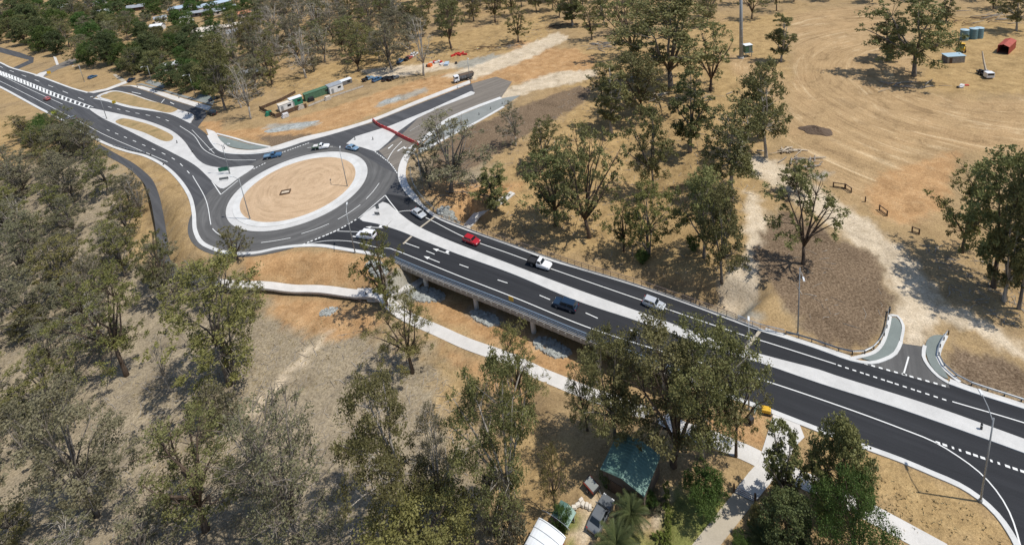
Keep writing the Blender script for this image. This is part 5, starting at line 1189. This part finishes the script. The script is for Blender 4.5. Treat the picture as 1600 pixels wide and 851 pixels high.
# tipper truck
a, b = at0(741,121), at0(708,130); d = b-a
tk = thing('tipper_truck', 'white cab tipper truck with dark body on the dirt road', 'truck', (a+b)/2+np.array([0, 0, 0.0]), math.atan2(d[1], d[0]))
MB().box((2.9, 0, 1.75), (1.9, 2.3, 2.2)).build('cab', 'car_white', tk, bevel=0.15)
MB().box((3.87, 0, 2.2), (0.06, 2.0, 0.85)).build('windscreen', 'glass_dark', tk)
for s in (-1, 1): MB().box((3.0, s*1.16, 2.2), (1.1, 0.05, 0.75)).build('side_window', 'glass_dark', tk); MB().box((3.88, s*0.85, 1.05), (0.06, 0.35, 0.2)).build('headlight', 'headlight', tk); MB().box((3.7, s*1.35, 2.3), (0.1, 0.25, 0.5)).build('mirror', 'black_plastic', tk)
MB().box((3.9, 0, 0.75), (0.2, 2.3, 0.4)).build('bumper', 'car_white', tk)
MB().box((-0.6, 0, 0.85), (6.6, 0.9, 0.3)).build('chassis', 'black_plastic', tk)
tub = MB(); o_ = 1.2; tub.add([(-4.0, -1.0, 1.15), (1.6, -1.0, 1.15), (1.6, 1.0, 1.15), (-4.0, 1.0, 1.15), (-4.3, -1.25, 2.6), (1.7, -1.25, 2.6), (1.7, 1.25, 2.6), (-4.3, 1.25, 2.6)], [(3, 2, 1, 0), (0, 1, 5, 4), (1, 2, 6, 5), (2, 3, 7, 6), (3, 0, 4, 7)])
tb = tub.build('tipper_body', 'car_grey', tk)
MB().box((-1.3, 0, 2.42), (5.6, 2.3, 0.25)).build('load', 'soil_dark', tb)
for i in range(5):
    for s in (-1, 1): MB().box((-3.6+1.2*i, s*1.16, 1.9), (0.12, 0.1, 1.35)).build('body_rib', 'black_plastic', tb)
for x in (2.9, -1.6, -2.9):
    for s in (-1, 1): wheel(tk, x, s*1.05, 0.5, 0.32)
# crane truck in the yard
ct = thing('crane_truck', 'white crane truck with tan boom raised in the yard', 'crane truck', at(1538,118), -1.75)
MB().box((2.1, 0, 1.3), (1.8, 2.2, 1.7)).build('cab', 'car_white', ct, bevel=0.12); MB().box((3.02, 0, 1.65), (0.05, 1.8, 0.7)).build('windscreen', 'glass_dark', ct)
MB().box((-0.6, 0, 0.8), (3.8, 2.0, 0.35)).build('deck', 'black_plastic', ct); MB().box((0.2, 0.3, 1.4), (1.2, 1.2, 1.0)).build('turret', 'rim', ct, bevel=0.08)
MB().box((-0.9, -0.6, 1.3), (1.2, 0.6, 0.8)).build('engine_box', 'black_plastic', ct, bevel=0.05)
MB().tube([(0.1, 0.2, 1.7), (-1.6, 0.3, 4.4), (-3.0, 0.4, 7.2)], [0.32, 0.27, 0.18], 4).build('boom', 'timber_pale', ct)
for x in (2.0, -0.6, -1.8):
    for s in (-1, 1): wheel(ct, x, s*0.95, 0.45, 0.3)
# loader
ld = thing('wheel_loader', 'yellow wheel loader in front of the water tanks', 'loader', at(1503,80), 0.9)
MB().box((-0.8, 0, 1.3), (2.2, 1.6, 0.9)).build('engine_hood', 'yellow', ld, bevel=0.1); MB().box((0.5, 0, 1.9), (1.3, 1.4, 1.7)).build('cab', 'black_plastic', ld, bevel=0.06); MB().box((0.5, 0, 2.8), (1.5, 1.6, 0.14)).build('cab_roof', 'yellow', ld)
for s in (-1, 1): MB().tube([(1.0, s*0.6, 1.4), (2.2, s*0.6, 1.2), (3.0, s*0.6, 0.5)], 0.14, 5).build('lift_arm', 'yellow', ld)
MB().add([(2.9, -1.2, 0.1), (3.9, -1.2, 0.1), (2.9, -1.2, 1.0), (2.9, 1.2, 0.1), (3.9, 1.2, 0.1), (2.9, 1.2, 1.0)], [(0, 1, 2), (3, 5, 4), (0, 3, 4, 1), (0, 2, 5, 3)]).build('bucket', 'yellow', ld)
for x in (-1.1, 1.3):
    for s in (-1, 1): wheel(ld, x, s*0.9, 0.65, 0.45)
# water tanks
for px, lab in (((1506,62), 'teal water tank standing apart behind the yellow loader'), ((1520,60), 'teal water tank left of the touching pair'), ((1529,59), 'teal water tank right of the touching pair')):
    t = thing('water_tank', lab, 'water tank', at(*px), 0, 'water tanks in the yard'); r, h = 1.35, 3.9
    MB().tube([(0, 0, 0), (0, 0, h)], r, 24).build('shell', 'tank_teal', t, False)
    MB().tube([(0, 0, h+0.02), (0, 0, h+0.12), (0, 0, h+0.45)], [r*1.04, r*1.04, 0.25], 24).build('lid', 'tank_top', t)
    for k in range(5): MB().tube([(r*1.01*math.cos(a*math.pi/12), r*1.01*math.sin(a*math.pi/12), 0.5+0.7*k) for a in range(25)], 0.04, 4, False).build('hoop', 'tank_teal', t)
# yard shed
ys = thing('yard_shed', 'grey timber shed with pale blue flat roof in the yard', 'shed', at(1489,96), -0.12)
MB().box((0, 0, 1.2), (5.6, 3.0, 2.4)).build('wall', 'wall_timber', ys); MB().box((0, 0, 2.5), (6.0, 3.5, 0.15)).build('roof', 'tank_top', ys)
for i in range(12): MB().box((-2.55+0.46*i, -1.53, 1.2), (0.40, 0.05, 2.3)).build('board', 'timber_grey', ys)
MB().box((-1.7, -1.57, 1.0), (0.9, 0.06, 2.0)).build('door', 'timber_dark', ys)
# red container
a, b = at(1560,90), at(1584,68); d = b-a
rc = thing('red_container', 'rust red open ended container at the right of the yard', 'container', (a+b)/2, math.atan2(d[1], d[0]))
L, Wc, h = 8.5, 3.0, 2.8
for s in (-1, 1): MB().box((0, s*Wc/2, h/2), (L, 0.1, h)).build('side_wall', 'container_red', rc)
v = [(-L/2-0.1, -Wc/2-0.1, h), (-L/2-0.1, 0, h+0.7), (-L/2-0.1, Wc/2+0.1, h), (L/2+0.1, -Wc/2-0.1, h), (L/2+0.1, 0, h+0.7), (L/2+0.1, Wc/2+0.1, h)]
link_mesh('roof', v, [(0, 3, 4, 1), (1, 4, 5, 2)], 'container_red', rc); MB().box((L/2, 0, h/2), (0.1, Wc, h)).build('end_wall', 'container_red', rc); MB().box((0, 0, 0.1), (L, Wc, 0.15)).build('floor', 'timber_dark', rc)
for i in range(9):
    for s in (-1, 1): MB().box((-L/2+0.5+0.95*i, s*(Wc/2+0.06), h/2), (0.12, 0.06, h*0.95)).build('wall_rib', 'container_red', rc)
# mast and cabinet
ms = thing('mast', 'tall grey monopole mast reaching past the top of the picture', 'mast', at(1158,91))
MB().tube([(0, 0, -0.3), (0, 0, 12), (0, 0, 32)], [0.75, 0.62, 0.45], 16).build('pole', 'pole_grey', ms, True); MB().tube([(0, 0, -0.1), (0, 0, 0.5)], 1.0, 16).build('base', 'concrete', ms)
for k in range(3):
    a = 2.1*k; MB().box((0.8*math.cos(a), 0.8*math.sin(a), 30.5), (0.25, 0.35, 2.0), a).build('antenna', 'lamp_white', ms)
for z in (6, 9, 12, 15): MB().tube([(0, 0, z), (0, 0, z+0.15)], 0.72, 12).build('clamp', 'steel', ms)
cbn = thing('equipment_cabinet', 'green equipment cabinet on a raised frame beside the mast', 'cabinet', at(1168,88), 0.1)
for sx in (-1.2, 1.2):
    for sy in (-0.9, 0.9): MB().box((sx, sy, 0.9), (0.18, 0.18, 1.8)).build('leg', 'steel', cbn)
MB().box((0, 0, 1.9), (3.4, 2.6, 0.2)).build('platform', 'steel', cbn); MB().box((0, 0, 3.4), (2.9, 2.2, 2.8)).build('housing', 'green_paint', cbn, bevel=0.05); MB().box((0, 0, 4.88), (3.1, 2.4, 0.14)).build('roof', 'roof_white', cbn)
MB().box((0.5, -1.12, 3.2), (1.0, 0.06, 2.1)).build('door', 'pad_green', cbn)

# ================================================================ STREET FURNITURE
def lamp(label, base, top, arm=2.2, armdir=(1, 0), two=False, group=None):
    p = at0(*base); lo, hi = 3.0, 20.0
    for i in range(30):
        md = (lo+hi)/2
        if project(p+np.array([0, 0, md]))[1] > top: lo = md
        else: hi = md
    h = min(max(lo, 9.0), 13.5); t = thing('street_lamp', label, 'street lamp', (p[0], p[1], 0.02), math.atan2(armdir[1], armdir[0]), group)
    MB().tube([(0, 0, -0.1), (0, 0, 0.35)], 0.2, 10).build('base', 'pole_grey', t); MB().tube([(0, 0, 0.3), (0, 0, h)], [0.125, 0.075], 10).build('pole', 'pole_grey', t, True)
    for s in ((1, -1) if two else (1,)):
        MB().tube([(0, 0, h-0.6), (s*0.5*arm, 0, h+0.1), (s*arm, 0, h+0.3)], [0.06, 0.055, 0.045], 6).build('arm', 'pole_grey', t)
        MB().box((s*(arm+0.35), 0, h+0.3), (0.9, 0.32, 0.14), 0, 0.8).build('lamp_head', 'lamp_white', t)
lamp('street lamp on the left inner kerb of the roundabout island', (391,343), 279, 2.2, (-1, 0.4)); lamp('street lamp on the right inner kerb of the roundabout island', (543,292), 238, 2.2, (-0.3, 1)); lamp('street lamp on the kerb below the roundabout', (555,395), 330, 2.2, (-0.2, 1)); lamp('street lamp beside the spreading bush tree at the roundabout exit', (662.4,301.8), 240, 2.2, (-1, 0.3))
lamp('street lamp on the white splitter island left of the roundabout', (359.4,272), 226, 2.0, (-1, 0.2), True); lamp('street lamp at the right end of the service road', (304,146), 116, 2.0, (-0.5, -1)); lamp('street lamp in the middle of the service road verge', (238.5,131), 106, 2.0, (-0.5, -1)); lamp('street lamp under the dark trees at the far left junction', (132,128), 108, 2.0, (-0.5, -1))
lamp('tall street lamp beside the gum at the near kerb right of the bridge', (1170,640), 507, 2.6, (0.4, 1)); lamp('tall street lamp alone on the far verge beside the mulch', (1246.5,522), 404, 2.4, (-0.3, -1)); lamp('tall street lamp on the near kerb at the bottom right', (1532,783), 652, 2.6, (0.3, 1))
lamp('street lamp at the end of the north arm beside the truck', (736,134), 90, 2.0, (0.3, -1)); lamp('street lamp on the long left splitter island', (167,186), 150, 2.0, (-1, -0.4), True)
# signs
def sign(label, px, h=2.2, w=0.7, bh=0.7, mat='sign_back', rz=0.0, two=False, name='road_sign', dx=0.0, face='paint_white', zz=0.1):
    p = at0(*px); t = thing(name, label, 'sign', (p[0], p[1], zz), rz)
    for x in ((-w*0.35, w*0.35) if two else (0,)): MB().tube([(x, 0, -0.1), (x, 0, h)], 0.04, 6).build('post', 'steel', t)
    MB().box((0, -0.05, h-bh/2), (w, 0.04, bh)).build('board', mat, t); MB().box((0, -0.075, h-bh/2), (w*0.86, 0.01, bh*0.8)).build('board_face', face, t)
sign('green direction sign board on the white splitter island', (352,272), 2.3, 3.2, 1.3, 'sign_green', 0.1, True, face='sign_green')
sign('dark chevron board below the green direction sign', (351,283), 1.2, 2.6, 0.7, 'black_plastic', 0.1, True, face='sign_back')
sign('dark keep left sign on the splitter by the right side of the roundabout', (592,336), 3.0, 0.8, 1.2, 'black_plastic', 0.2, face='sign_back')
MBx = sign('small dark sign at the base of the keep left sign', (590,337), 1.0, 1.4, 0.8, 'black_plastic', -0.3, face='sign_back')
sign('lime yellow warning sign on the left verge', (86,182), 2.6, 1.6, 1.6, 'lime', 0.5, face='lime'); sign('yellow warning sign beside the service island', (180,166), 2.4, 1.4, 1.2, 'lime', 0.2, face='yellow'); sign('yellow warning sign at the far left side street', (78,118), 2.4, 1.6, 1.6, 'yellow', 0.4, face='yellow')
sign('orange yellow warning sign on the near bridge railing', (800,477), 2.0, 1.0, 1.0, 'yellow', -0.5, face='yellow')
for i, (x, y, lab) in enumerate([(301,238,'black bollard at the tip of the long left splitter'), (277,224,'black bollard near the dirt end of the long left splitter'), (236,243,'dark post on the kerb left of the roundabout'), (256,258,'dark post on the curved kerb left of the roundabout'), (351,233,'dark post on the paved pad above the splitter'), (295,179,'dark post on the white end of the service island'), (215,137,'first dark post of the service road footpath'), (244,144,'second dark post of the service road footpath'), (280,154,'third dark post of the service road footpath'), (311,165,'fourth dark post of the service road footpath'), (555,219,'thin post on the north splitter island'), (583,219,'dark post on the wide end of the north splitter'), (1390,487,'dark post at the left guard rail end'), (1533,671,'dark pit lid post on the median at the right')]):
    t = thing('bollard', lab, 'bollard', at0(x, y)+np.array([0, 0, 0.12])); MB().tube([(0, 0, 0), (0, 0, 0.9)], 0.14, 8).build('post', 'black_plastic', t); MB().tube([(0, 0, 0.9), (0, 0, 1.05)], [0.15, 0.06], 8).build('cap', 'black_plastic', t); MB().tube([(0, 0, 0.68), (0, 0, 0.78)], 0.146, 8).build('band', 'paint_white', t)
bp_ = resample(px0([(690,207),(720,194),(760,174),(785,163)]), 5.0)
for i, p in enumerate(bp_):
    t = thing('bollard', 'low dark post, %s from the left along the grey paved shoulder' % ORD[i], 'bollard', p+np.array([0, 0, 0.06]), 0, 'posts along the grey paved shoulder'); MB().tube([(0, 0, 0), (0, 0, 0.85)], 0.12, 8).build('post', 'black_plastic', t); MB().tube([(0, 0, 0.6), (0, 0, 0.7)], 0.125, 8).build('band', 'paint_white', t)
# red water filled barriers across the north arm
bpts = spline(px0([(583,189),(592,197),(612,206),(632,217),(654,227)]), 0.5); bl = resample(bpts, 2.0)
proto_b = None
for i in range(len(bl)-1):
    c = (bl[i]+bl[i+1])/2; d = bl[i+1]-bl[i]; L = np.linalg.norm(d)-0.06
    t = thing('water_barrier', 'red plastic barrier, %s from the left kerb in the line closing the north arm' % ORD[i], 'barrier', (c[0], c[1], 0.13), math.atan2(d[1], d[0]), 'red barriers closing the north arm')
    m = MB(); prof = [(-0.3, 0), (0.3, 0), (0.3, 0.22), (0.13, 0.5), (0.10, 0.95), (-0.10, 0.95), (-0.13, 0.5), (-0.3, 0.22)]; n = len(prof)
    m.add([(-L/2, y, z) for y, z in prof]+[(L/2, y, z) for y, z in prof], [tuple(range(n)), tuple(range(2*n-1, n-1, -1))]+[(k, n+k, n+(k+1) % n, (k+1) % n) for k in range(n)])
    m.build('shell', 'barrier_red', t); MB().tube([(0, 0, 0.95), (0, 0, 1.0)], 0.09, 8).build('filler_cap', 'barrier_white', t)
t = thing('water_barrier', 'white plastic barrier standing at the end of the red barrier line', 'barrier', at0(658,225)+np.array([0, 0, 0.1]), 1.2)
MB().box((0, 0, 0.55), (1.6, 0.55, 1.1), 0, 0.6).build('shell', 'barrier_white', t, bevel=0.05); MB().tube([(0, 0, 1.1), (0, 0, 1.16)], 0.1, 8).build('filler_cap', 'barrier_red', t)
# timber rail frames along the track
def rail_frame(label, a, b, n=2):
    A, B = at(*a), at(*b); t = thing('timber_barrier', label, 'barrier', A)
    for i in range(n):
        q = lerp(A, B, i/(n-1))-A; MB().tube([(q[0], q[1], -0.3), (q[0], q[1], 1.35)], 0.14, 7).build('post', 'timber_dark', t)
    e = B-A
    for z in (1.25, 0.25): MB().tube([(0, 0, z), (e[0], e[1], z+e[2])], 0.12, 7).build('rail', 'timber_dark', t)
rail_frame('dark timber rail barrier left of the track with three posts', (1302,292), (1321,295), 2); rail_frame('dark timber rail barrier right beside the three post barrier', (1320,294), (1330,301), 2); rail_frame('leaning dark timber frame beside the orange earth', (1374,328), (1386,337), 2); rail_frame('dark timber rail end beside the right edge clump', (1425,362), (1436,366), 2)
t = thing('timber_post', 'single dark timber post between the timber barriers', 'post', at(1352,315)); MB().tube([(0, 0, -0.3), (0, 0, 1.3)], 0.14, 7).build('shaft', 'timber_dark', t); MB().tube([(0, 0, 1.3), (0, 0, 1.36)], [0.15, 0.1], 7).build('cap', 'timber_dark', t)
# planter frame on the roundabout
t = thing('planter_frame', 'dark timber planter frame with pale middle on the roundabout dirt', 'planter', np.array([*at0(447,304)[:2], 0.6]), 0.15)
for s in (-1, 1): MB().box((0, s*0.85, 0.2), (2.6, 0.25, 0.45)).build('long_board', 'timber_dark', t); MB().box((s*1.2, 0, 0.2), (0.25, 1.5, 0.45)).build('short_board', 'timber_dark', t)
MB().box((0, 0, 0.1), (2.1, 1.4, 0.2)).build('fill', 'timber_pale', t)
# yellow machine and striped board at the near kerb
t = thing('plate_compactor', 'small yellow machine on the near kerb by the driveway', 'machine', at0(1197,645)+np.array([0, 0, 0.13]), -0.35)
MB().box((0, 0, 0.55), (1.3, 0.8, 0.6)).build('engine_cover', 'yellow', t, bevel=0.12); MB().box((0, 0, 0.12), (1.5, 0.9, 0.18)).build('base_plate', 'black_plastic', t, bevel=0.04); MB().tube([(-0.6, 0.3, 0.7), (-1.1, 0.3, 1.1), (-1.1, -0.3, 1.1), (-0.6, -0.3, 0.7)], 0.035, 6).build('handle', 'black_plastic', t)
t = thing('striped_barrier', 'green and white striped folding barrier on the near kerb', 'barrier', at0(1181,645)+np.array([0, 0, 0.13]), 0.9)
for k in range(3): MB().box((0, 0, 0.5+0.35*k), (1.8, 0.06, 0.2)).build('slat', ['green_bright', 'paint_white', 'green_bright'][k], t)
for s in (-0.8, 0.8): MB().tube([(s, -0.35, 0), (s, 0, 1.4)], 0.035, 5).build('leg', 'steel', t); MB().tube([(s, 0.35, 0), (s, 0, 1.4)], 0.035, 5).build('leg', 'steel', t)
t = thing('wheelie_bin', 'dark upright bin standing on orange earth below the striped barrier', 'bin', at0(1173,661), 0.4)
MB().box((0, 0, 0.6), (0.55, 0.6, 1.0), 0, 1.2).build('bin_body', 'black_plastic', t, bevel=0.04); MB().box((0, 0, 1.14), (0.7, 0.76, 0.1)).build('lid', 'black_plastic', t)
for s in (-1, 1): MB().tube([(s*0.26, 0.3, 0.13), (s*0.34, 0.3, 0.13)], 0.13, 10).build('wheel', 'tyre', t)

# ================================================================ GARDEN
def frond_mesh():
    m = MB(); n = 9; L = 3.4
    sp = [(L*(i/n)*math.cos(0.2+0.0*i), 0, 1.0*math.sin(i/n*2.0)-1.2*(i/n)**2.2) for i in range(n+1)]
    m.tube(sp, [0.05-0.004*i for i in range(n+1)], 3, False)
    for i in range(1, n+1):
        for s in (-1, 1):
            for dd in (0.0, 0.5):
                a = Vector(sp[i-1]).lerp(Vector(sp[i]), dd); l = 0.85*math.sin(math.pi*(0.12+0.8*(i-1+dd)/n))
                tip = a+Vector((l*0.55, s*l*0.8, -l*0.35)); w = Vector((0.09, 0, 0.0)); m.add([a-w, a+w, tip], [(0, 1, 2) if s > 0 else (2, 1, 0)])
    me = bpy.data.meshes.new('frond'); me.from_pydata(m.v, [], m.f); me.materials.append(MATS['leaf_palm']); 
    at_ = me.attributes.new('tint', 'FLOAT', 'POINT'); rg = np.random.default_rng(4); at_.data.foreach_set('value', rg.uniform(0.2, 0.9, len(me.vertices)).astype(np.float32)); me.update(); return me
FR = frond_mesh()
for px, h, s, lab in (((988,822), 2.0, 0.8, 'fan of green fronds on the palm beside the parked garden car'), ((966,874), 2.0, 0.9, 'palm with wide fronds at the bottom edge below the garden car'), ((1192,862), 1.6, 0.7, 'small palm at the bottom edge beside the old driveway')):
    t = thing('palm_tree', lab, 'palm', at0(*px)); MB().tube([(0, 0, -0.2), (0.05, 0, h*0.5), (0, 0.05, h)], [0.34*s, 0.28*s, 0.32*s], 9).build('trunk', 'bark_brown', t)
    rg = random.Random(len(lab))
    for i in range(34):
        o = bpy.data.objects.new('frond', FR); COL.objects.link(o); o.parent = t; o.location = (0, 0, h); k = i/34
        o.rotation_euler = (rg.uniform(-0.15, 0.15), R_(-58+88*k+rg.uniform(-7, 7)), 2.399*i); sc_ = s*rg.uniform(0.85, 1.1); o.scale = (sc_, sc_, sc_)
def hedge(label, pp, w, h, mat='leaf_lime', name='hedge'):
    pts = resample(px0(pp), 0.5); l = pts[0]; rg = np.random.default_rng(len(label)); C = []
    for p in pts:
        for k in range(3): C.append(np.array([p[0]-l[0]+rg.normal()*w*0.2, p[1]-l[1]+rg.normal()*w*0.2, rg.uniform(0.2, h)]))
    V, T = leaf_cloud(rg, C, [w*0.45]*len(C), [70]*len(C), 0.16, rg.uniform(0.3, 0.9, len(C)))
    t = thing(name, label, 'hedge', l); o = bpy.data.objects.new('foliage', leaf_mesh('foliage', V, T, mat)); COL.objects.link(o); o.parent = t
    MB().tube([(q[0]-l[0], q[1]-l[1], 0.25) for q in pts], 0.07, 5).build('stem', 'bark_brown', t)
hedge('long clipped yellow green hedge between the garden path and the lawn', [(1040,768),(1043,800),(1046,851),(1046,880)], 1.0, 1.1); hedge('low square clipped hedge around a pale stone at the bottom edge', [(1022,842),(1038,838),(1040,862)], 0.8, 0.8); hedge('clipped hedge on the right of the old driveway', [(1170,822),(1184,818),(1196,826)], 0.7, 0.9)
for i, (x, y) in enumerate([(897,793), (903,789), (908,782), (911,788), (917,790), (922,793)]):
    t = tag(MB().box((0, 0, 0.18), (0.75, 0.5, 0.4), 0.3*i, 0.75).build('border_stone', 'roof_cream', None, bevel=0.08), 'pale rounded stone, %s from left in the garden rockery ring' % ORD[i], 'stone', 'pale stones of the garden rockery'); t.location = tuple(at0(x, y))
for i, (x, y) in enumerate([(1008,796), (1014,802), (1019,795), (1022,780), (1025,770), (1026,790), (1028,800), (1030,783)]):
    tree('scrub', at0(x, y), 0.9, 0.55, 'small brown plant, %s from left in the garden bed beside the clipped hedge' % ORD[i], 'small plants of the garden bed', 'garden_plant', 'plant')
# driveway gate
t = thing('driveway_gate', 'low dark gate across the join of the two driveways', 'gate', at0(1147,768)); e = at0(1180,783)-at0(1147,768)
for k in (0, 1): MB().box((e[0]*k, e[1]*k, 0.7), (0.2, 0.2, 1.4)).build('post', 'timber_dark', t)
for z in (0.25, 0.6, 0.95): MB().tube([(0.1, 0, z), (e[0]-0.1, e[1], z)], 0.04, 5).build('rail', 'steel_brown', t)
# car port posts and low garden walls are hidden by the palms

# ================================================================ PERSON WITH BICYCLE
pp = at(574,468); 
bk = thing('bicycle', 'dark bicycle ridden on the creek path', 'bicycle', pp+np.array([0, 0, 0.1]), 2.6)
for x in (-0.52, 0.52):
    MB().tube([(x+0.34*math.cos(a*math.pi/12), 0, 0.35+0.34*math.sin(a*math.pi/12)) for a in range(25)], 0.03, 5, False).build('wheel', 'tyre', bk)
MB().tube([(-0.52, 0, 0.35), (-0.1, 0, 0.32), (0.38, 0, 0.8), (-0.2, 0, 0.8), (-0.1, 0, 0.32)], 0.03, 5).build('frame', 'black_plastic', bk); MB().tube([(0.52, 0, 0.35), (0.4, 0, 0.95)], 0.025, 5).build('fork', 'black_plastic', bk)
MB().tube([(0.42, -0.28, 1.0), (0.4, 0, 0.97), (0.42, 0.28, 1.0)], 0.02, 5).build('handlebar', 'black_plastic', bk); MB().box((-0.22, 0, 0.9), (0.26, 0.14, 0.07)).build('saddle', 'black_plastic', bk, bevel=0.02)
def skin_body(name, joints, edges, mat, parent=None, sub=1):
    me = bpy.data.meshes.new(name); me.from_pydata([j[:3] for j in joints], edges, []); o = bpy.data.objects.new(name, me); COL.objects.link(o)
    if parent: o.parent = parent
    o.modifiers.new('skin', 'SKIN'); sv = me.skin_vertices[0].data
    for i, j in enumerate(joints): sv[i].radius = (j[3], j[3] if len(j) < 5 else j[4])
    sv[0].use_root = True; sm = o.modifiers.new('sub', 'SUBSURF'); sm.levels = sub; sm.render_levels = sub
    o.modifiers['skin'].use_smooth_shade = True; me.materials.append(MATS[mat]); return o
ps = thing('person', 'person in dark clothes riding a bicycle on the creek path', 'person', pp+np.array([0, 0, 0.1]), 2.6)
J = [(-0.2, 0, 0.97, 0.15), (-0.1, 0, 1.2, 0.14), (0.02, 0, 1.42, 0.15), (0.08, 0, 1.56, 0.06), (0.12, 0, 1.72, 0.10),
     (0.05, 0.19, 1.44, 0.06), (0.2, 0.24, 1.2, 0.045), (0.40, 0.26, 1.03, 0.035), (0.05, -0.19, 1.44, 0.06), (0.2, -0.24, 1.2, 0.045), (0.40, -0.26, 1.03, 0.035),
     (-0.16, 0.11, 0.92, 0.09), (0.16, 0.12, 0.76, 0.07), (0.0, 0.12, 0.36, 0.045), (0.12, 0.12, 0.26, 0.035), (-0.16, -0.11, 0.92, 0.09), (0.08, -0.12, 0.6, 0.07), (-0.12, -0.12, 0.26, 0.045), (0.0, -0.12, 0.14, 0.035)]
body = skin_body('body', J, [(0, 1), (1, 2), (2, 3), (3, 4), (2, 5), (5, 6), (6, 7), (2, 8), (8, 9), (9, 10), (0, 11), (11, 12), (12, 13), (13, 14), (0, 15), (15, 16), (16, 17), (17, 18)], 'cloth_dark', ps)
hd = MB().tube([(0.12, 0, 1.58), (0.13, 0, 1.66), (0.13, 0, 1.76), (0.12, 0, 1.82)], [0.06, 0.095, 0.095, 0.05], 10).build('face', 'skin', ps, True); MB().tube([(0.10, 0, 1.72), (0.10, 0, 1.80), (0.10, 0, 1.86)], [0.115, 0.115, 0.05], 10).build('helmet', 'black_plastic', ps, True)

# dry tufts on the open ground (uncountable)
rg = np.random.default_rng(9); V = []; Fc = []
for poly, n in (([(420,500),(600,500),(700,560),(760,640),(720,790),(560,790),(540,600),(400,640),(300,640),(220,600)], 2600), ([(200,600),(420,560),(420,680),(260,760),(150,851),(260,851)], 1300), ([(760,350),(1000,435),(1110,470),(1180,380),(1100,250),(900,200),(800,280)], 2200), ([(1230,700),(1500,780),(1570,851),(1400,830),(1250,740)], 350), ([(700,600),(850,650),(900,720),(820,800),(720,740)], 900)):
    w = WT(poly); lo, hi = w.min(0), w.max(0); P = rg.uniform(lo, hi, (n*3, 2)); P = P[poly_sd(P, w) > 0][:n]; Z = terrain(P)
    for (x, y), z in zip(P, Z):
        s = rg.uniform(0.12, 0.4)
        for k in range(3):
            a = rg.uniform(0, 6.283); c, sn = math.cos(a)*s*0.5, math.sin(a)*s*0.5; b = len(V)
            V += [(x-c*0.4, y-sn*0.4, z-0.02), (x+c*0.4, y+sn*0.4, z-0.02), (x+c+rg.normal()*0.1, y+sn+rg.normal()*0.1, z+s*rg.uniform(0.5, 1.0))]; Fc.append((b, b+1, b+2))
o = link_mesh('dry_grass', V, Fc, 'dry_tuft'); o['kind'] = 'stuff'; o['label'] = 'short dry grass tufts scattered over the open ground'; o['category'] = 'grass'

# fallen sticks and bark lying about (uncountable)
rg = np.random.default_rng(19); m = MB()
for poly, n in (([(150,560),(420,540),(600,510),(760,640),(740,840),(300,851),(120,851)], 1100), ([(720,340),(1000,432),(1130,455),(1180,300),(1100,120),(950,90),(850,180)], 900), ([(-20,300),(200,300),(240,480),(-20,640)], 500), ([(1190,340),(1380,410),(1380,520),(1260,500)], 30), ([(1440,380),(1600,420),(1600,520),(1480,460)], 160), ([(420,140),(640,90),(860,30),(860,60),(640,110),(440,160)], 300)):
    w = WT(poly); lo, hi = w.min(0), w.max(0); P = rg.uniform(lo, hi, (n*4, 2)); P = P[poly_sd(P, w) > 0][:n]; Z = terrain(P)
    for (x, y), z in zip(P, Z):
        a = rg.uniform(0, 6.283); L = rg.uniform(0.5, 2.6); r = rg.uniform(0.025, 0.07); c, sn = math.cos(a)*L/2, math.sin(a)*L/2; k = rg.normal()*0.15
        m.tube([(x-c, y-sn, z+r*0.6), (x+k, y-k, z+r+0.04), (x+c, y+sn, z+r*0.6)], [r, r*0.85, r*0.5], 3, False)
o = m.build('fallen_sticks', 'timber_grey'); o['kind'] = 'stuff'; o['label'] = 'fallen grey sticks and bark scattered under the trees'; o['category'] = 'sticks'
